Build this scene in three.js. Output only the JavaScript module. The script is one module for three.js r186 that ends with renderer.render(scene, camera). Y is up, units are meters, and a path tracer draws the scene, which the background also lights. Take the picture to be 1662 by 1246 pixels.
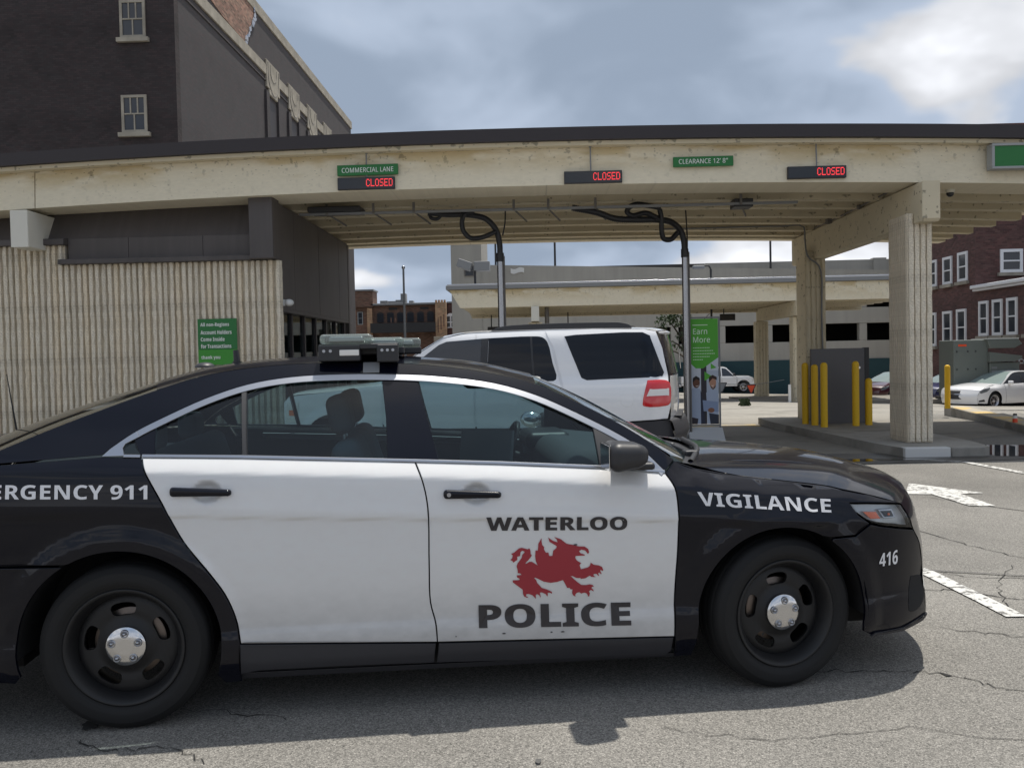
import * as THREE from 'three';
import { FontLoader } from 'three/addons/loaders/FontLoader.js';
import { RoundedBoxGeometry } from 'three/addons/geometries/RoundedBoxGeometry.js';
import { mergeGeometries } from 'three/addons/utils/BufferGeometryUtils.js';

// ------------------------------------------------------------------ camera, sky, sun, exposure
const scene = new THREE.Scene();
const camera = new THREE.PerspectiveCamera(46.5, 1024 / 767, 0.05, 4000);
camera.position.set(0, 1.537, 0);
camera.rotation.set(-0.03103, 0.027, -0.021, 'YXZ');
scene.add(camera);
const renderer = new THREE.WebGLRenderer({ antialias: true });
renderer.toneMapping = THREE.LinearToneMapping;
renderer.toneMappingExposure = 1.54;
renderer.shadowMap.enabled = true;

const SUN = new THREE.Vector3(0.15, 1, -0.33).normalize();
const sun = new THREE.DirectionalLight(new THREE.Color(1, 0.95, 0.86), 3.05);
sun.position.copy(SUN).multiplyScalar(80); sun.target.position.set(0, 0, -8);
sun.castShadow = true; sun.shadow.mapSize.set(4096, 4096); sun.shadow.radius = 1.6;
Object.assign(sun.shadow.camera, { left: -30, right: 30, top: 30, bottom: -30, near: 1, far: 200 });
scene.add(sun, sun.target);

// ------------------------------------------------------------------ random numbers and noise
let seed = 7;
const rnd = () => { seed = (seed * 1664525 + 1013904223) >>> 0; return seed / 4294967296; };
const rr = (a, b) => a + (b - a) * rnd();
const cl = (v, a = 0, b = 1) => Math.min(b, Math.max(a, v));
const ss = (a, b, v) => { const t = cl((v - a) / (b - a)); return t * t * (3 - 2 * t); };
const mix = (a, b, t) => a + (b - a) * t;
const h2 = (x, y) => { let n = (Math.imul(x, 374761393) + Math.imul(y, 668265263)) | 0; n = Math.imul(n ^ (n >>> 13), 1274126177); return ((n ^ (n >>> 16)) >>> 0) / 4294967296; };
function vn(x, y, p = 0) {                                       // value noise, tileable when p > 0
  const xi = Math.floor(x), yi = Math.floor(y), fx = x - xi, fy = y - yi, u = fx * fx * (3 - 2 * fx), v = fy * fy * (3 - 2 * fy);
  const m = (a) => p ? ((a % p) + p) % p : a;
  const a = h2(m(xi), m(yi)), b = h2(m(xi + 1), m(yi)), c = h2(m(xi), m(yi + 1)), d = h2(m(xi + 1), m(yi + 1));
  return mix(mix(a, b, u), mix(c, d, u), v);
}
function fbm(x, y, o = 5, p = 0) { let s = 0, a = 0.5, t = 0; for (let i = 0; i < o; i++) { s += a * vn(x + i * 17 * (p ? 0 : 1), y + i * 9 * (p ? 0 : 1), p); t += a; x *= 2; y *= 2; p *= 2; a *= 0.5; } return s / t; }

{ // broken cloud sky, brighter towards the sun
  const W = 2048, H = 1024, d = new Float32Array(W * H * 4);
  for (let j = 0; j < H; j++) for (let i = 0; i < W; i++) {
    const az = (i + 0.5) / W * 2 * Math.PI - Math.PI, el = ((j + 0.5) / H - 0.5) * Math.PI;
    const y = Math.sin(el), c = Math.cos(el), x = Math.cos(az) * c, z = Math.sin(az) * c;
    let r, g, b;
    const yy = Math.max(y, 0.0), k = 1 / (yy + 0.16), px = x * k * 1.5 + 3, pz = z * k * 1.5 + 11;
    const wx = fbm(px * 0.9 + 5, pz * 0.9, 4) - 0.5, wz = fbm(px * 0.9, pz * 0.9 + 8, 4) - 0.5;
    const n = fbm(px * 1.15 + wx * 1.3, pz * 1.15 + wz * 1.3, 6);          // large clouds
    const m = fbm(px * 2.6 + wx * 2, pz * 2.6 + 40 + wz * 2, 5), fine = fbm(x * 9 + y * 2 + 31, y * 11 + z * 3 + 17, 6) - 0.5;
    const ca = Math.atan2(x, -z) * 180 / Math.PI, ce = el * 180 / Math.PI; // compass bearing from the view, elevation
    const toSun = x * SUN.x + y * SUN.y + z * SUN.z;
    let br = (n - 0.5) * 2.0 + (m - 0.5) * 0.6 + fine * 1.1 - 0.05;
    br += 0.62 * ss(17, 27, ca) * ss(5, 10, ce) * (1 - ss(70, 110, ca)) * (1 - ss(30, 60, ce)); // lit edge of the cloud bank, to the right
    br += 0.5 * (1 - ss(3.9, 7.2, ce)) + 0.3 * ss(0.75, 0.98, toSun);
    br -= 0.34 * (1 - ss(20, 34, Math.abs(ca + 4))) * ss(5, 9, ce) * (1 - ss(35, 70, ce));
    br += 0.16 * ss(50, 100, Math.abs(ca));                                // the cloud opposite the sun is lit from the front
    const t = ss(0.10, 0.40, br), t2 = ss(-0.75, 0.2, br);
    const lit = 0.8 + 0.5 * (fine + 0.5) * ss(0.3, 0.9, br) - 0.12 * ss(0.5, 0.62, m);
    r = mix(mix(0.205, 0.31, t2), 0.63 * lit, t); g = mix(mix(0.252, 0.365, t2), 0.645 * lit, t); b = mix(mix(0.325, 0.455, t2), 0.68 * lit, t);
    const blue = ss(0.6, 0.75, fbm(px * 1.7 + 60, pz * 1.7 - 20, 4)) * (1 - t) * ss(0.3, 0.7, y) * 0.35;
    r = mix(r, 0.24, blue); g = mix(g, 0.40, blue); b = mix(b, 0.70, blue);
    if (y < 0) { const q = ss(0, -0.05, y); r = mix(r, 0.2, q); g = mix(g, 0.2, q); b = mix(b, 0.19, q); }
    const o = (j * W + i) * 4; d[o] = r; d[o + 1] = g; d[o + 2] = b; d[o + 3] = 1;
  }
  const t = new THREE.DataTexture(d, W, H, THREE.RGBAFormat, THREE.FloatType);
  t.mapping = THREE.EquirectangularReflectionMapping; t.magFilter = t.minFilter = THREE.LinearFilter; t.wrapS = THREE.RepeatWrapping; t.needsUpdate = true;
  scene.background = t; scene.environment = t;
}

// ------------------------------------------------------------------ helpers: objects
const names = {};
function numbered(n) { const k = names[n] = (names[n] ?? -1) + 1; return k ? n + '_' + String(k).padStart(3, '0') : n; }
function tag(o, label, category, group) { o.userData.label = label; o.userData.category = category; if (group) o.userData.group = group; return o; }
function thing(name, label, category, p = [0, 0, 0], ry = 0, group) {
  const o = new THREE.Group(); o.name = numbered(name); o.position.set(...p); o.rotation.y = ry; scene.add(o); return tag(o, label, category, group);
}
function mesh(name, geo, mat, parent) {
  if (Array.isArray(geo)) geo = merge(geo);
  const o = new THREE.Mesh(geo, mat); o.name = parent ? name : numbered(name); o.castShadow = o.receiveShadow = true; (parent || scene).add(o); return o;
}
function merge(l) { return l.length === 1 ? l[0] : mergeGeometries(l.map(g => { g = g.index ? g.toNonIndexed() : g; for (const k of Object.keys(g.attributes)) if (!['position', 'normal', 'uv'].includes(k)) g.deleteAttribute(k); if (!g.attributes.uv) g.setAttribute('uv', new THREE.BufferAttribute(new Float32Array(g.attributes.position.count * 2), 2)); return g; })); }
function structure(o) { o.userData.kind = 'structure'; return o; }
function copyOf(root, p, ry, label) { const c = root.clone(); c.name = numbered(root.name.replace(/_\d+$/, '')); c.position.set(...p); if (ry !== undefined) c.rotation.y = ry; c.userData = { ...root.userData, label: label || root.userData.label }; scene.add(c); return c; }

// ------------------------------------------------------------------ helpers: geometry
function triUV(g, s = 1) {                                        // uv in metres from the face direction
  g = g.index ? g.toNonIndexed() : g; const p = g.attributes.position, uv = new Float32Array(p.count * 2);
  const a = new THREE.Vector3(), b = new THREE.Vector3(), c = new THREE.Vector3(), n = new THREE.Vector3();
  for (let i = 0; i < p.count; i += 3) {
    a.fromBufferAttribute(p, i); b.fromBufferAttribute(p, i + 1); c.fromBufferAttribute(p, i + 2); n.copy(b).sub(a).cross(c.clone().sub(a));
    const ax = Math.abs(n.x), ay = Math.abs(n.y), az = Math.abs(n.z);
    [a, b, c].forEach((v, k) => { const w = ax > ay && ax > az ? [v.z, v.y] : ay > az ? [v.x, v.z] : [v.x, v.y]; uv[(i + k) * 2] = w[0] * s; uv[(i + k) * 2 + 1] = w[1] * s; });
  }
  g.setAttribute('uv', new THREE.BufferAttribute(uv, 2)); return g;
}
function box(x0, x1, y0, y1, z0, z1) { const g = new THREE.BoxGeometry(x1 - x0, y1 - y0, Math.abs(z1 - z0)); g.translate((x0 + x1) / 2, (y0 + y1) / 2, (z0 + z1) / 2); return triUV(g); }
function rbox(x0, x1, y0, y1, z0, z1, r = 0.02, s = 2) { const g = new RoundedBoxGeometry(x1 - x0, y1 - y0, Math.abs(z1 - z0), s, r); g.translate((x0 + x1) / 2, (y0 + y1) / 2, (z0 + z1) / 2); return triUV(g); }
function cyl(r0, r1, a, b, n = 16) {                              // cylinder from point a to point b
  const A = new THREE.Vector3(...a), B = new THREE.Vector3(...b), d = B.clone().sub(A), g = new THREE.CylinderGeometry(r1, r0, d.length(), n, 1);
  g.applyQuaternion(new THREE.Quaternion().setFromUnitVectors(new THREE.Vector3(0, 1, 0), d.normalize())); g.translate((A.x + B.x) / 2, (A.y + B.y) / 2, (A.z + B.z) / 2); return g;
}
function tube(pts, r, n = 40, m = 10) { return new THREE.TubeGeometry(new THREE.CatmullRomCurve3(pts.map(p => new THREE.Vector3(...p)), false, 'centripetal'), n, r, m); }
function ribbedHose(pts, r, n = 150) {                            // corrugated flexible hose
  const c = new THREE.CatmullRomCurve3(pts.map(p => new THREE.Vector3(...p)), false, 'centripetal'), g = new THREE.TubeGeometry(c, n, r, 12), p = g.attributes.position, v = new THREE.Vector3();
  for (let i = 0; i <= n; i++) { const o = c.getPointAt(i / n); if (i % 2) for (let j = 0; j <= 12; j++) { const k = i * 13 + j; v.fromBufferAttribute(p, k).sub(o).multiplyScalar(0.88).add(o); p.setXYZ(k, v.x, v.y, v.z); } }
  g.computeVertexNormals(); return g;
}
function prism(poly, y0, y1) {                                    // polygon of [x, z] extruded upwards
  const s = new THREE.Shape(poly.map(p => new THREE.Vector2(p[0], -p[1]))), g = new THREE.ExtrudeGeometry(s, { depth: y1 - y0, bevelEnabled: false });
  g.rotateX(-Math.PI / 2); g.translate(0, y0, 0); return triUV(g);
}
const cr2 = (pts, n = 8) => { const c = new THREE.CatmullRomCurve3(pts.map(p => new THREE.Vector3(p[0], p[1], 0)), false, 'centripetal'); return c.getPoints((pts.length - 1) * n).map(v => [v.x, v.y]); };

// ------------------------------------------------------------------ helpers: textures
function tex(W, H, fn, srgb = true) {
  const d = new Uint8Array(W * H * 4), e = v => { v = cl(v); return srgb ? 255 * (v <= 0.0031308 ? v * 12.92 : 1.055 * Math.pow(v, 1 / 2.4) - 0.055) : 255 * v; };
  for (let j = 0; j < H; j++) for (let i = 0; i < W; i++) { const c = fn(i / W, j / H, i, j), o = (j * W + i) * 4; if (c.length) { d[o] = e(c[0]); d[o + 1] = e(c[1]); d[o + 2] = e(c[2]); } else d[o] = d[o + 1] = d[o + 2] = e(c); d[o + 3] = 255; }
  const t = new THREE.DataTexture(d, W, H); if (srgb) t.colorSpace = THREE.SRGBColorSpace; t.wrapS = t.wrapT = THREE.RepeatWrapping; t.magFilter = THREE.LinearFilter; t.minFilter = THREE.LinearMipmapLinearFilter; t.generateMipmaps = true; t.needsUpdate = true; return t;
}
const rep = (t, x, y = x) => { t.repeat.set(1 / x, 1 / y); return t; };
const lin = (r, g, b) => new THREE.Color().setRGB(r, g, b);
const std = (c, rough = 0.7, o = {}) => new THREE.MeshStandardMaterial({ color: lin(...c), roughness: rough, side: THREE.DoubleSide, ...o });
const phys = (c, rough, o = {}) => new THREE.MeshPhysicalMaterial({ color: lin(...c), roughness: rough, side: THREE.DoubleSide, ...o });

// worn asphalt with pale aggregate
const AS = 2048, asH = new Float32Array(AS * AS);
for (let i = 0; i < AS * AS; i++) { const x = i % AS, y = (i / AS) | 0; asH[i] = 0.45 * vn(x / 4, y / 4, AS / 4) + 0.55 * vn(x / 2, y / 2, AS / 2); }
const asphaltMap = rep(tex(AS, AS, (u, v, i, j) => {
  const h = asH[j * AS + i], f = fbm(u * 5, v * 5, 4, 5), g = h2(i >> 1, j >> 1);
  let a = 0.128 + 0.085 * ss(0.42, 0.8, h) - 0.05 * ss(0.42, 0.22, h) + (f - 0.5) * 0.04; if (g > 0.972) a += 0.12; if (g < 0.03) a -= 0.05; a = Math.max(0.02, a) * 1.22;
  return [a * 1.03, a * 0.985, a * 0.905];
}), 3.1);
const asphaltBump = rep(tex(AS, AS, (u, v, i, j) => asH[j * AS + i], false), 3.1);
const concMap = rep(tex(1024, 1024, (u, v, i, j) => {
  const f = fbm(u * 4, v * 4, 6, 4), g = fbm(u * 40, v * 40, 3, 40), s = h2(i, j); let a = 0.33 + (f - 0.5) * 0.16 + (g - 0.5) * 0.07 + (s - 0.5) * 0.03;
  const st = ss(0.60, 0.75, fbm(u * 7 + 0.3, v * 7, 4, 7)); a *= 1 - 0.28 * st; return [a, a * 0.95, a * 0.855];
}), 4);
const concBump = rep(tex(512, 512, (u, v) => fbm(u * 60, v * 60, 3, 60), false), 1);
// painted precast, cream, with water stains and pits that gather under the roof edge (v = height)
const beamMap = tex(2048, 256, (u, v, i, j) => {
  const f = fbm(u * 16, v * 3, 5, 16), m = fbm(u * 150, v * 8, 4, 150), top = ss(0.25, 0.95, v);
  let r = 0.70, g = 0.63, b = 0.48; const y = ss(0.38, 0.66, f) * top; r = mix(r, 0.55, y); g = mix(g, 0.445, y); b = mix(b, 0.265, y);
  const pit = 0.75 * ss(0.69, 0.78, m) * (0.2 + 0.8 * top * top), d2 = h2(i >> 2, j >> 2) > 0.9945 ? 0.55 : 0; const k = 1 - 0.55 * pit - d2 * (0.4 + 0.6 * top); const q = 0.94 + 0.1 * fbm(u * 200, v * 24, 2, 200);
  return [r * k * q, g * k * q, b * k * q];
});
const creamMap = rep(tex(512, 512, (u, v, i, j) => {
  const f = fbm(u * 5, v * 5, 5, 5), m = fbm(u * 26, v * 26, 3, 26); let k = 0.9 + 0.2 * (f - 0.5) - 0.45 * ss(0.72, 0.8, m); if (h2(i >> 2, j >> 2) > 0.997) k *= 0.5; return [0.66 * k, 0.58 * k, 0.42 * k];
}), 2);
const stoneMap = rep(tex(512, 512, (u, v, i, j) => {
  const f = fbm(u * 4, v * 4, 5, 4), m = vn(u * 90, v * 90, 90), s = h2(i, j); const k = 0.82 + 0.16 * (f - 0.5) + 0.36 * (m - 0.5) + 0.14 * (s - 0.5); return [0.78 * k, 0.70 * k, 0.56 * k];
}), 0.8);
const brick = (W, H, cw, ch, base, vary, mortar, dirt = 0.3) => tex(W, H, (u, v, i, j) => {
  const row = Math.floor(v * ch), uu = u * cw + (row % 2) * 0.5, col = Math.floor(uu) % cw, fx = uu - Math.floor(uu), fy = v * ch - row, q = h2(col + 13, row + 7);
  const mo = fx < 0.06 || fy < 0.14 ? 1 : 0, f = fbm(u * 4, v * 4, 5, 4), k = 1 - dirt * 0.5 + dirt * f + (q - 0.5) * vary;
  return mo ? mortar.map(c => c * (0.8 + 0.4 * f)) : [base[0] * k * (1 + 0.2 * (h2(col, row) - 0.5)), base[1] * k, base[2] * k];
});
const garageMap = rep(tex(512, 512, (u, v) => { const f = fbm(u * 5, v * 3, 5, 5), s = fbm(u * 30, v * 2, 3, 30), k = 0.86 + 0.22 * (f - 0.5) + 0.16 * (s - 0.5); return [0.44 * k, 0.42 * k, 0.375 * k]; }), 9);
const brownMap = rep(tex(512, 512, (u, v) => { const f = fbm(u * 4, v * 4, 5, 4), s = fbm(u * 40, v * 2, 3, 40), k = 0.9 + 0.3 * (f - 0.5) + 0.25 * (s - 0.5); return [0.082 * k, 0.071 * k, 0.068 * k]; }), 3);

const filmShadeMap = tex(1024, 512, (u, v, i, j) => { const f = fbm(u * 6, v * 5, 5), g = fbm(u * 60, v * 50, 3), low = 1 - ss(0.28, 0.62, v * 1.3); const k = 1 - low * (0.30 + 0.2 * (f - 0.4) + 0.10 * (g - 0.5)) - 0.05 * (g - 0.4); return [k, k * 0.99, k * 0.97]; });   // road film, plus shade painted into the lower doors
filmShadeMap.repeat.set(1 / 2.6, 1 / 1.3);
const M = {
  asphalt: std([1, 1, 1], 0.93, { map: asphaltMap, bumpMap: asphaltBump, bumpScale: 0.002, vertexColors: true }),
  wet: phys([0.42, 0.42, 0.42], 0.42, { map: asphaltMap, bumpMap: asphaltBump, bumpScale: 0.002 }),
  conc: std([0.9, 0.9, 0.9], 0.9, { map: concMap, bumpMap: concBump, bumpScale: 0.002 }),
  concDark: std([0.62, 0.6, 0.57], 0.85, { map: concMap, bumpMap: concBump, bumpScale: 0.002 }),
  street: std([0.82, 0.81, 0.79], 0.9, { map: concMap }),
  kerbPaint: std([0.55, 0.55, 0.54], 0.75),
  beam: std([1, 1, 1], 0.82, { map: beamMap }),
  cream: std([1, 1, 1], 0.85, { map: creamMap }),
  creamLight: std([0.62, 0.6, 0.53], 0.8),
  blockWarm: std([1, 0.96, 0.9], 0.95, { map: stoneMap, bumpMap: stoneMap, bumpScale: 0.006 }), blockGrey: std([0.9, 0.9, 0.9], 0.95, { map: stoneMap, bumpMap: stoneMap, bumpScale: 0.006 }),
  block: std([1, 1, 1], 0.95, { map: stoneMap, bumpMap: stoneMap, bumpScale: 0.006 }),
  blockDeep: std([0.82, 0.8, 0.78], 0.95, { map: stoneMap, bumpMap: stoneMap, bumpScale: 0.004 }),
  roof: std([0.028, 0.022, 0.024], 0.6),
  brown: std([1, 1, 1], 0.62, { map: brownMap }),
  garage: std([1, 1, 1], 0.92, { map: garageMap }),
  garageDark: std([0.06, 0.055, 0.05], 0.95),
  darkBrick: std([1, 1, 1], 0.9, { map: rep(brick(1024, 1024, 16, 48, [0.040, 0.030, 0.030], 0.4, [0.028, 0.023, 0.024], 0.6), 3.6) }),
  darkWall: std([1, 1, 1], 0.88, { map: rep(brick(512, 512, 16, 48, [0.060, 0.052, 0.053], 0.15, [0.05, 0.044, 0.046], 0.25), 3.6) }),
  bareBrick: std([1, 1, 1], 0.95, { map: rep(brick(512, 512, 8, 24, [0.27, 0.155, 0.11], 0.8, [0.25, 0.19, 0.16], 0.6), 2.2) }),
  redBrick: std([1, 1, 1], 0.9, { map: rep(brick(1024, 1024, 16, 48, [0.10, 0.05, 0.044], 0.6, [0.10, 0.058, 0.053], 0.7), 3.6) }),
  farBrick: std([1, 1, 1], 0.9, { map: rep(brick(512, 512, 16, 48, [0.17, 0.098, 0.07], 0.6, [0.15, 0.1, 0.08], 0.5), 4) }),
  tanBrick: std([1, 1, 1], 0.9, { map: rep(brick(512, 512, 16, 48, [0.43, 0.27, 0.16], 0.5, [0.38, 0.27, 0.19], 0.5), 4) }),
  lime: std([0.52, 0.48, 0.4], 0.85), limeDirty: std([1, 1, 1], 0.9, { map: rep(tex(256, 256, (u, v) => { const k = 0.75 + 0.6 * (fbm(u * 6, v * 6, 5, 6) - 0.4); return [0.42 * k, 0.38 * k, 0.31 * k]; }), 2.5) }),
  white: std([0.72, 0.72, 0.7], 0.6), whiteFrame: std([0.74, 0.74, 0.75], 0.5), greyFrame: std([0.33, 0.35, 0.36], 0.6),
  pane: phys([0.035, 0.04, 0.05], 0.12, { metalness: 0 }), paneDark: phys([0.02, 0.022, 0.026], 0.1),
  glass: phys([0.45, 0.57, 0.59], 0.02, { transmission: 1, thickness: 0, ior: 1.5 }),
  glassDark: phys([0.24, 0.29, 0.31], 0.02, { transmission: 1, thickness: 0, ior: 1.5 }),
  privacy: phys([0.006, 0.008, 0.013], 0.04, { specularIntensity: 0.6 }),
  steel: std([0.36, 0.36, 0.37], 0.26, { metalness: 1 }), chrome: std([0.62, 0.62, 0.63], 0.16, { metalness: 1 }), satin: std([0.42, 0.43, 0.46], 0.28, { metalness: 1 }),
  galv: std([0.2, 0.205, 0.21], 0.55), ironDark: std([0.03, 0.03, 0.032], 0.6), bracket: std([0.13, 0.12, 0.11], 0.6),
  rubber: std([0.0045, 0.0045, 0.005], 0.78), hose: std([0.018, 0.018, 0.02], 0.5), plastic: std([0.022, 0.022, 0.025], 0.45), cladding: std([0.024, 0.024, 0.029], 0.6), liner: std([0.008, 0.008, 0.009], 0.9),
  black: phys([0.0025, 0.003, 0.0075], 0.3, { specularIntensity: 0.08, clearcoat: 0.6, clearcoatRoughness: 0.05 }),
  whitePaint: phys([0.66, 0.665, 0.68], 0.5, { clearcoat: 1, clearcoatRoughness: 0.1, map: filmShadeMap }), whiteCar: phys([0.76, 0.76, 0.77], 0.35, { clearcoat: 1, clearcoatRoughness: 0.06 }),
  blue: phys([0.012, 0.017, 0.085], 0.3, { clearcoat: 1, clearcoatRoughness: 0.06 }), maroon: phys([0.06, 0.008, 0.014], 0.3, { clearcoat: 1 }),
  wheelBlack: std([0.005, 0.005, 0.006], 0.55), alloy: std([0.5, 0.5, 0.52], 0.3, { metalness: 0.9 }), disc: std([0.16, 0.13, 0.11], 0.4, { metalness: 0.9 }),
  decalBlack: std([0.028, 0.024, 0.026], 0.5), decalWhite: std([0.74, 0.74, 0.76], 0.5), decalRed: std([0.31, 0.022, 0.034], 0.55),
  green: std([0.012, 0.145, 0.03], 0.5), greenLight: std([0.035, 0.25, 0.02], 0.5), greenBanner: std([0.075, 0.36, 0.05], 0.6), signText: std([0.74, 0.76, 0.72], 0.6),
  led: std([0.05, 0.0, 0.0], 0.5, { emissive: lin(1, 0.05, 0.06), emissiveIntensity: 1.0 }), ledBox: std([0.018, 0.016, 0.018], 0.45),
  yellow: std([0.74, 0.45, 0.012], 0.55), yellowWorn: std([1, 1, 1], 0.85, { map: rep(tex(256, 256, (u, v) => { const k = ss(0.36, 0.55, fbm(u * 6, v * 6, 5, 6)); return [mix(0.40, 0.58, k), mix(0.36, 0.42, k), mix(0.29, 0.17, k)]; }), 1.5) }),
  paintWorn: std([1, 1, 1], 0.8, { map: rep(tex(512, 512, (u, v, i, j) => { const k = ss(0.36, 0.43, fbm(u * 30, v * 30, 5, 30)) * (h2(i >> 1, j >> 1) > 0.06 ? 1 : 0.5); return [mix(0.17, 0.56, k), mix(0.165, 0.555, k), mix(0.155, 0.53, k)]; }), 1.1) }),
  greyPanel: std([0.10, 0.097, 0.103], 0.5), equip: std([0.12, 0.135, 0.12], 0.55), orange: std([0.75, 0.07, 0.015], 0.5), teal: std([0.018, 0.055, 0.065], 0.8),
  seat: std([0.13, 0.15, 0.17], 0.9), interior: std([0.065, 0.072, 0.08], 0.85), trimLight: std([0.28, 0.3, 0.31], 0.8), headliner: std([0.3, 0.3, 0.29], 0.95),
  lampLens: phys([0.85, 0.88, 0.9], 0.05, { transmission: 1, thickness: 0, ior: 1.5 }), lampInner: std([0.6, 0.61, 0.62], 0.35, { metalness: 0.3 }), amber: phys([0.75, 0.13, 0.02], 0.25, { clearcoat: 1 }),
  lampDark: phys([0.16, 0.17, 0.18], 0.1, { clearcoat: 1 }), redLamp: phys([0.55, 0.012, 0.015], 0.15, { clearcoat: 1 }), clearLamp: phys([0.72, 0.70, 0.66], 0.2, { clearcoat: 1 }),
  lensBar: phys([0.62, 0.68, 0.65], 0.12, { transmission: 0.8, thickness: 0, ior: 1.5 }), crack: std([0.022, 0.021, 0.02], 0.95), tar: std([0.09, 0.088, 0.085], 0.85),
  water: phys([0.012, 0.012, 0.012], 0.02, { ior: 1.33, clearcoat: 1, clearcoatRoughness: 0.01 }), leaf: phys([0.045, 0.075, 0.025], 0.8, { transmission: 0.3, thickness: 0 }), bark: std([0.05, 0.04, 0.032], 0.95), weed: std([0.035, 0.055, 0.022], 0.9),
};

// ------------------------------------------------------------------ the ground
const gy = (x, z) => { const d = -z; return d < 18 ? 0 : -0.025 * (Math.min(d, 62) - 18) - 0.035 * cl(x - 8, 0, 14) * ss(18, 31, d); };
{
  const xs = [], zs = []; for (let x = -12; x <= 12.01; x += 0.25) xs.push(x); for (let x = 14; x < 60; x += 2) { xs.push(x); xs.unshift(-x); } for (const x of [80, 140, 300, 900, 2500]) { xs.push(x); xs.unshift(-x); }
  for (let z = 12; z > -20; z -= 0.25) zs.push(z); for (let z = -20; z > -70; z -= 1) zs.push(z); for (const z of [-75, -100, -200, -500, -1200, -3000]) zs.push(z); for (const z of [20, 60, 200, 900, 2500]) zs.unshift(z);
  const pos = [], uv = [], col = [], idx = [];
  zs.forEach(z => xs.forEach(x => {
    pos.push(x, gy(x, z), z); uv.push(x + 0.15 * fbm(x * 0.7, z * 0.7, 3), z + 0.15 * fbm(x * 0.7 + 9, z * 0.7, 3));
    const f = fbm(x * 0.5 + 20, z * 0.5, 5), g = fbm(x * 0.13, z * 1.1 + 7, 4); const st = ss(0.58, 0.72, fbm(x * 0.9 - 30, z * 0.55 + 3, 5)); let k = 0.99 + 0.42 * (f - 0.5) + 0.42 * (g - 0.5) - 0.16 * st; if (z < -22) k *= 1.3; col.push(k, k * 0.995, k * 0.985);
  }));
  const w = xs.length; for (let j = 0; j < zs.length - 1; j++) for (let i = 0; i < w - 1; i++) { const a = j * w + i; idx.push(a, a + 1, a + w, a + 1, a + w + 1, a + w); }
  const g = new THREE.BufferGeometry(); g.setAttribute('position', new THREE.Float32BufferAttribute(pos, 3)); g.setAttribute('uv', new THREE.Float32BufferAttribute(uv, 2)); g.setAttribute('color', new THREE.Float32BufferAttribute(col, 3)); g.setIndex(idx); g.computeVertexNormals();
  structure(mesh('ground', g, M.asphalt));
}
const ground = scene.getObjectByName('ground');
function sheet(poly, off, step = 1) {                             // flat polygon of [x, z] laid on the terrain
  const xs = poly.map(p => p[0]), zs = poly.map(p => p[1]), x0 = Math.min(...xs), x1 = Math.max(...xs), z0 = Math.min(...zs), z1 = Math.max(...zs), pos = [];
  const nx = Math.ceil((x1 - x0) / step), nz = Math.ceil((z1 - z0) / step);
  for (let i = 0; i < nx; i++) { const cx = clip(clip(poly, 0, x0 + i * step, 1), 0, x0 + (i + 1) * step, -1); if (cx.length < 3) continue;
    for (let j = 0; j < nz; j++) { const c = clip(clip(cx, 1, z0 + j * step, 1), 1, z0 + (j + 1) * step, -1); if (c.length < 3) continue;
      for (const t of THREE.ShapeUtils.triangulateShape(c.map(p => new THREE.Vector2(...p)), [])) { const q = t.map(k => c[k]); const ar = (q[1][0] - q[0][0]) * (q[2][1] - q[0][1]) - (q[2][0] - q[0][0]) * (q[1][1] - q[0][1]); if (ar > 0) q.reverse(); q.forEach(p => pos.push(p[0], gy(p[0], p[1]) + off, p[1])); } } }
  const g = new THREE.BufferGeometry(); g.setAttribute('position', new THREE.Float32BufferAttribute(pos, 3)); g.computeVertexNormals(); return triUV(g);
}
function clip(P, ax, c, s) {                                      // keep s * (p[ax] - c) >= 0
  const o = []; for (let i = 0; i < P.length; i++) { const a = P[i], b = P[(i + 1) % P.length], da = s * (a[ax] - c), db = s * (b[ax] - c); if (da >= 0) o.push(a); if ((da >= 0) !== (db >= 0)) { const t = da / (da - db), q = [a[0] + (b[0] - a[0]) * t, a[1] + (b[1] - a[1]) * t]; o.push(q); } }
  return o;
}
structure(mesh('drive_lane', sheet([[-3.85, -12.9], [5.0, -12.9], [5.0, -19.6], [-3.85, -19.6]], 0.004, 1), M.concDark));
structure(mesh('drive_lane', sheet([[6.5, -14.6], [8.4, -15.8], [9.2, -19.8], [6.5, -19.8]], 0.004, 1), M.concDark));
structure(mesh('street', sheet([[-3.9, -19.62], [8.3, -19.62], [14, -30], [14, -36], [-3.9, -34]], 0.004, 1), M.street));
structure(mesh('street', sheet([[-14, -47], [26, -47], [26, -57], [-14, -57]], 0.004, 2), M.street));
structure(mesh('parking_lot', sheet([[10.5, -19], [34, -19], [34, -46], [14.5, -46], [14.5, -28]], 0.004, 1), M.street));
function wobble(c, r0, r1, n, k, s) { const o = []; for (let i = 0; i < n; i++) { const a = i / n * Math.PI * 2, f = 1 + k * (fbm(Math.cos(a) * 1.5 + s, Math.sin(a) * 1.5 + s, 4) - 0.5) * 2; o.push([c[0] + Math.cos(a) * r0 * f, c[1] + Math.sin(a) * r1 * f]); } return o; }
structure(mesh('wet_pavement', sheet(wobble([4.2, -12.55], 3.6, 0.62, 48, 0.35, 3), 0.008, 0.6), M.wet));
structure(mesh('puddle', sheet([[6.38, -12.55], [6.9, -12.45], [7.7, -12.6], [8.6, -13.0], [8.9, -13.6], [8.3, -13.95], [7.4, -13.9], [6.7, -14.05], [6.42, -13.6]], 0.012, 2), M.water));
structure(mesh('puddle', sheet(wobble([4.3, -12.34], 1.15, 0.13, 36, 0.35, 8), 0.012, 2), M.water));
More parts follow.
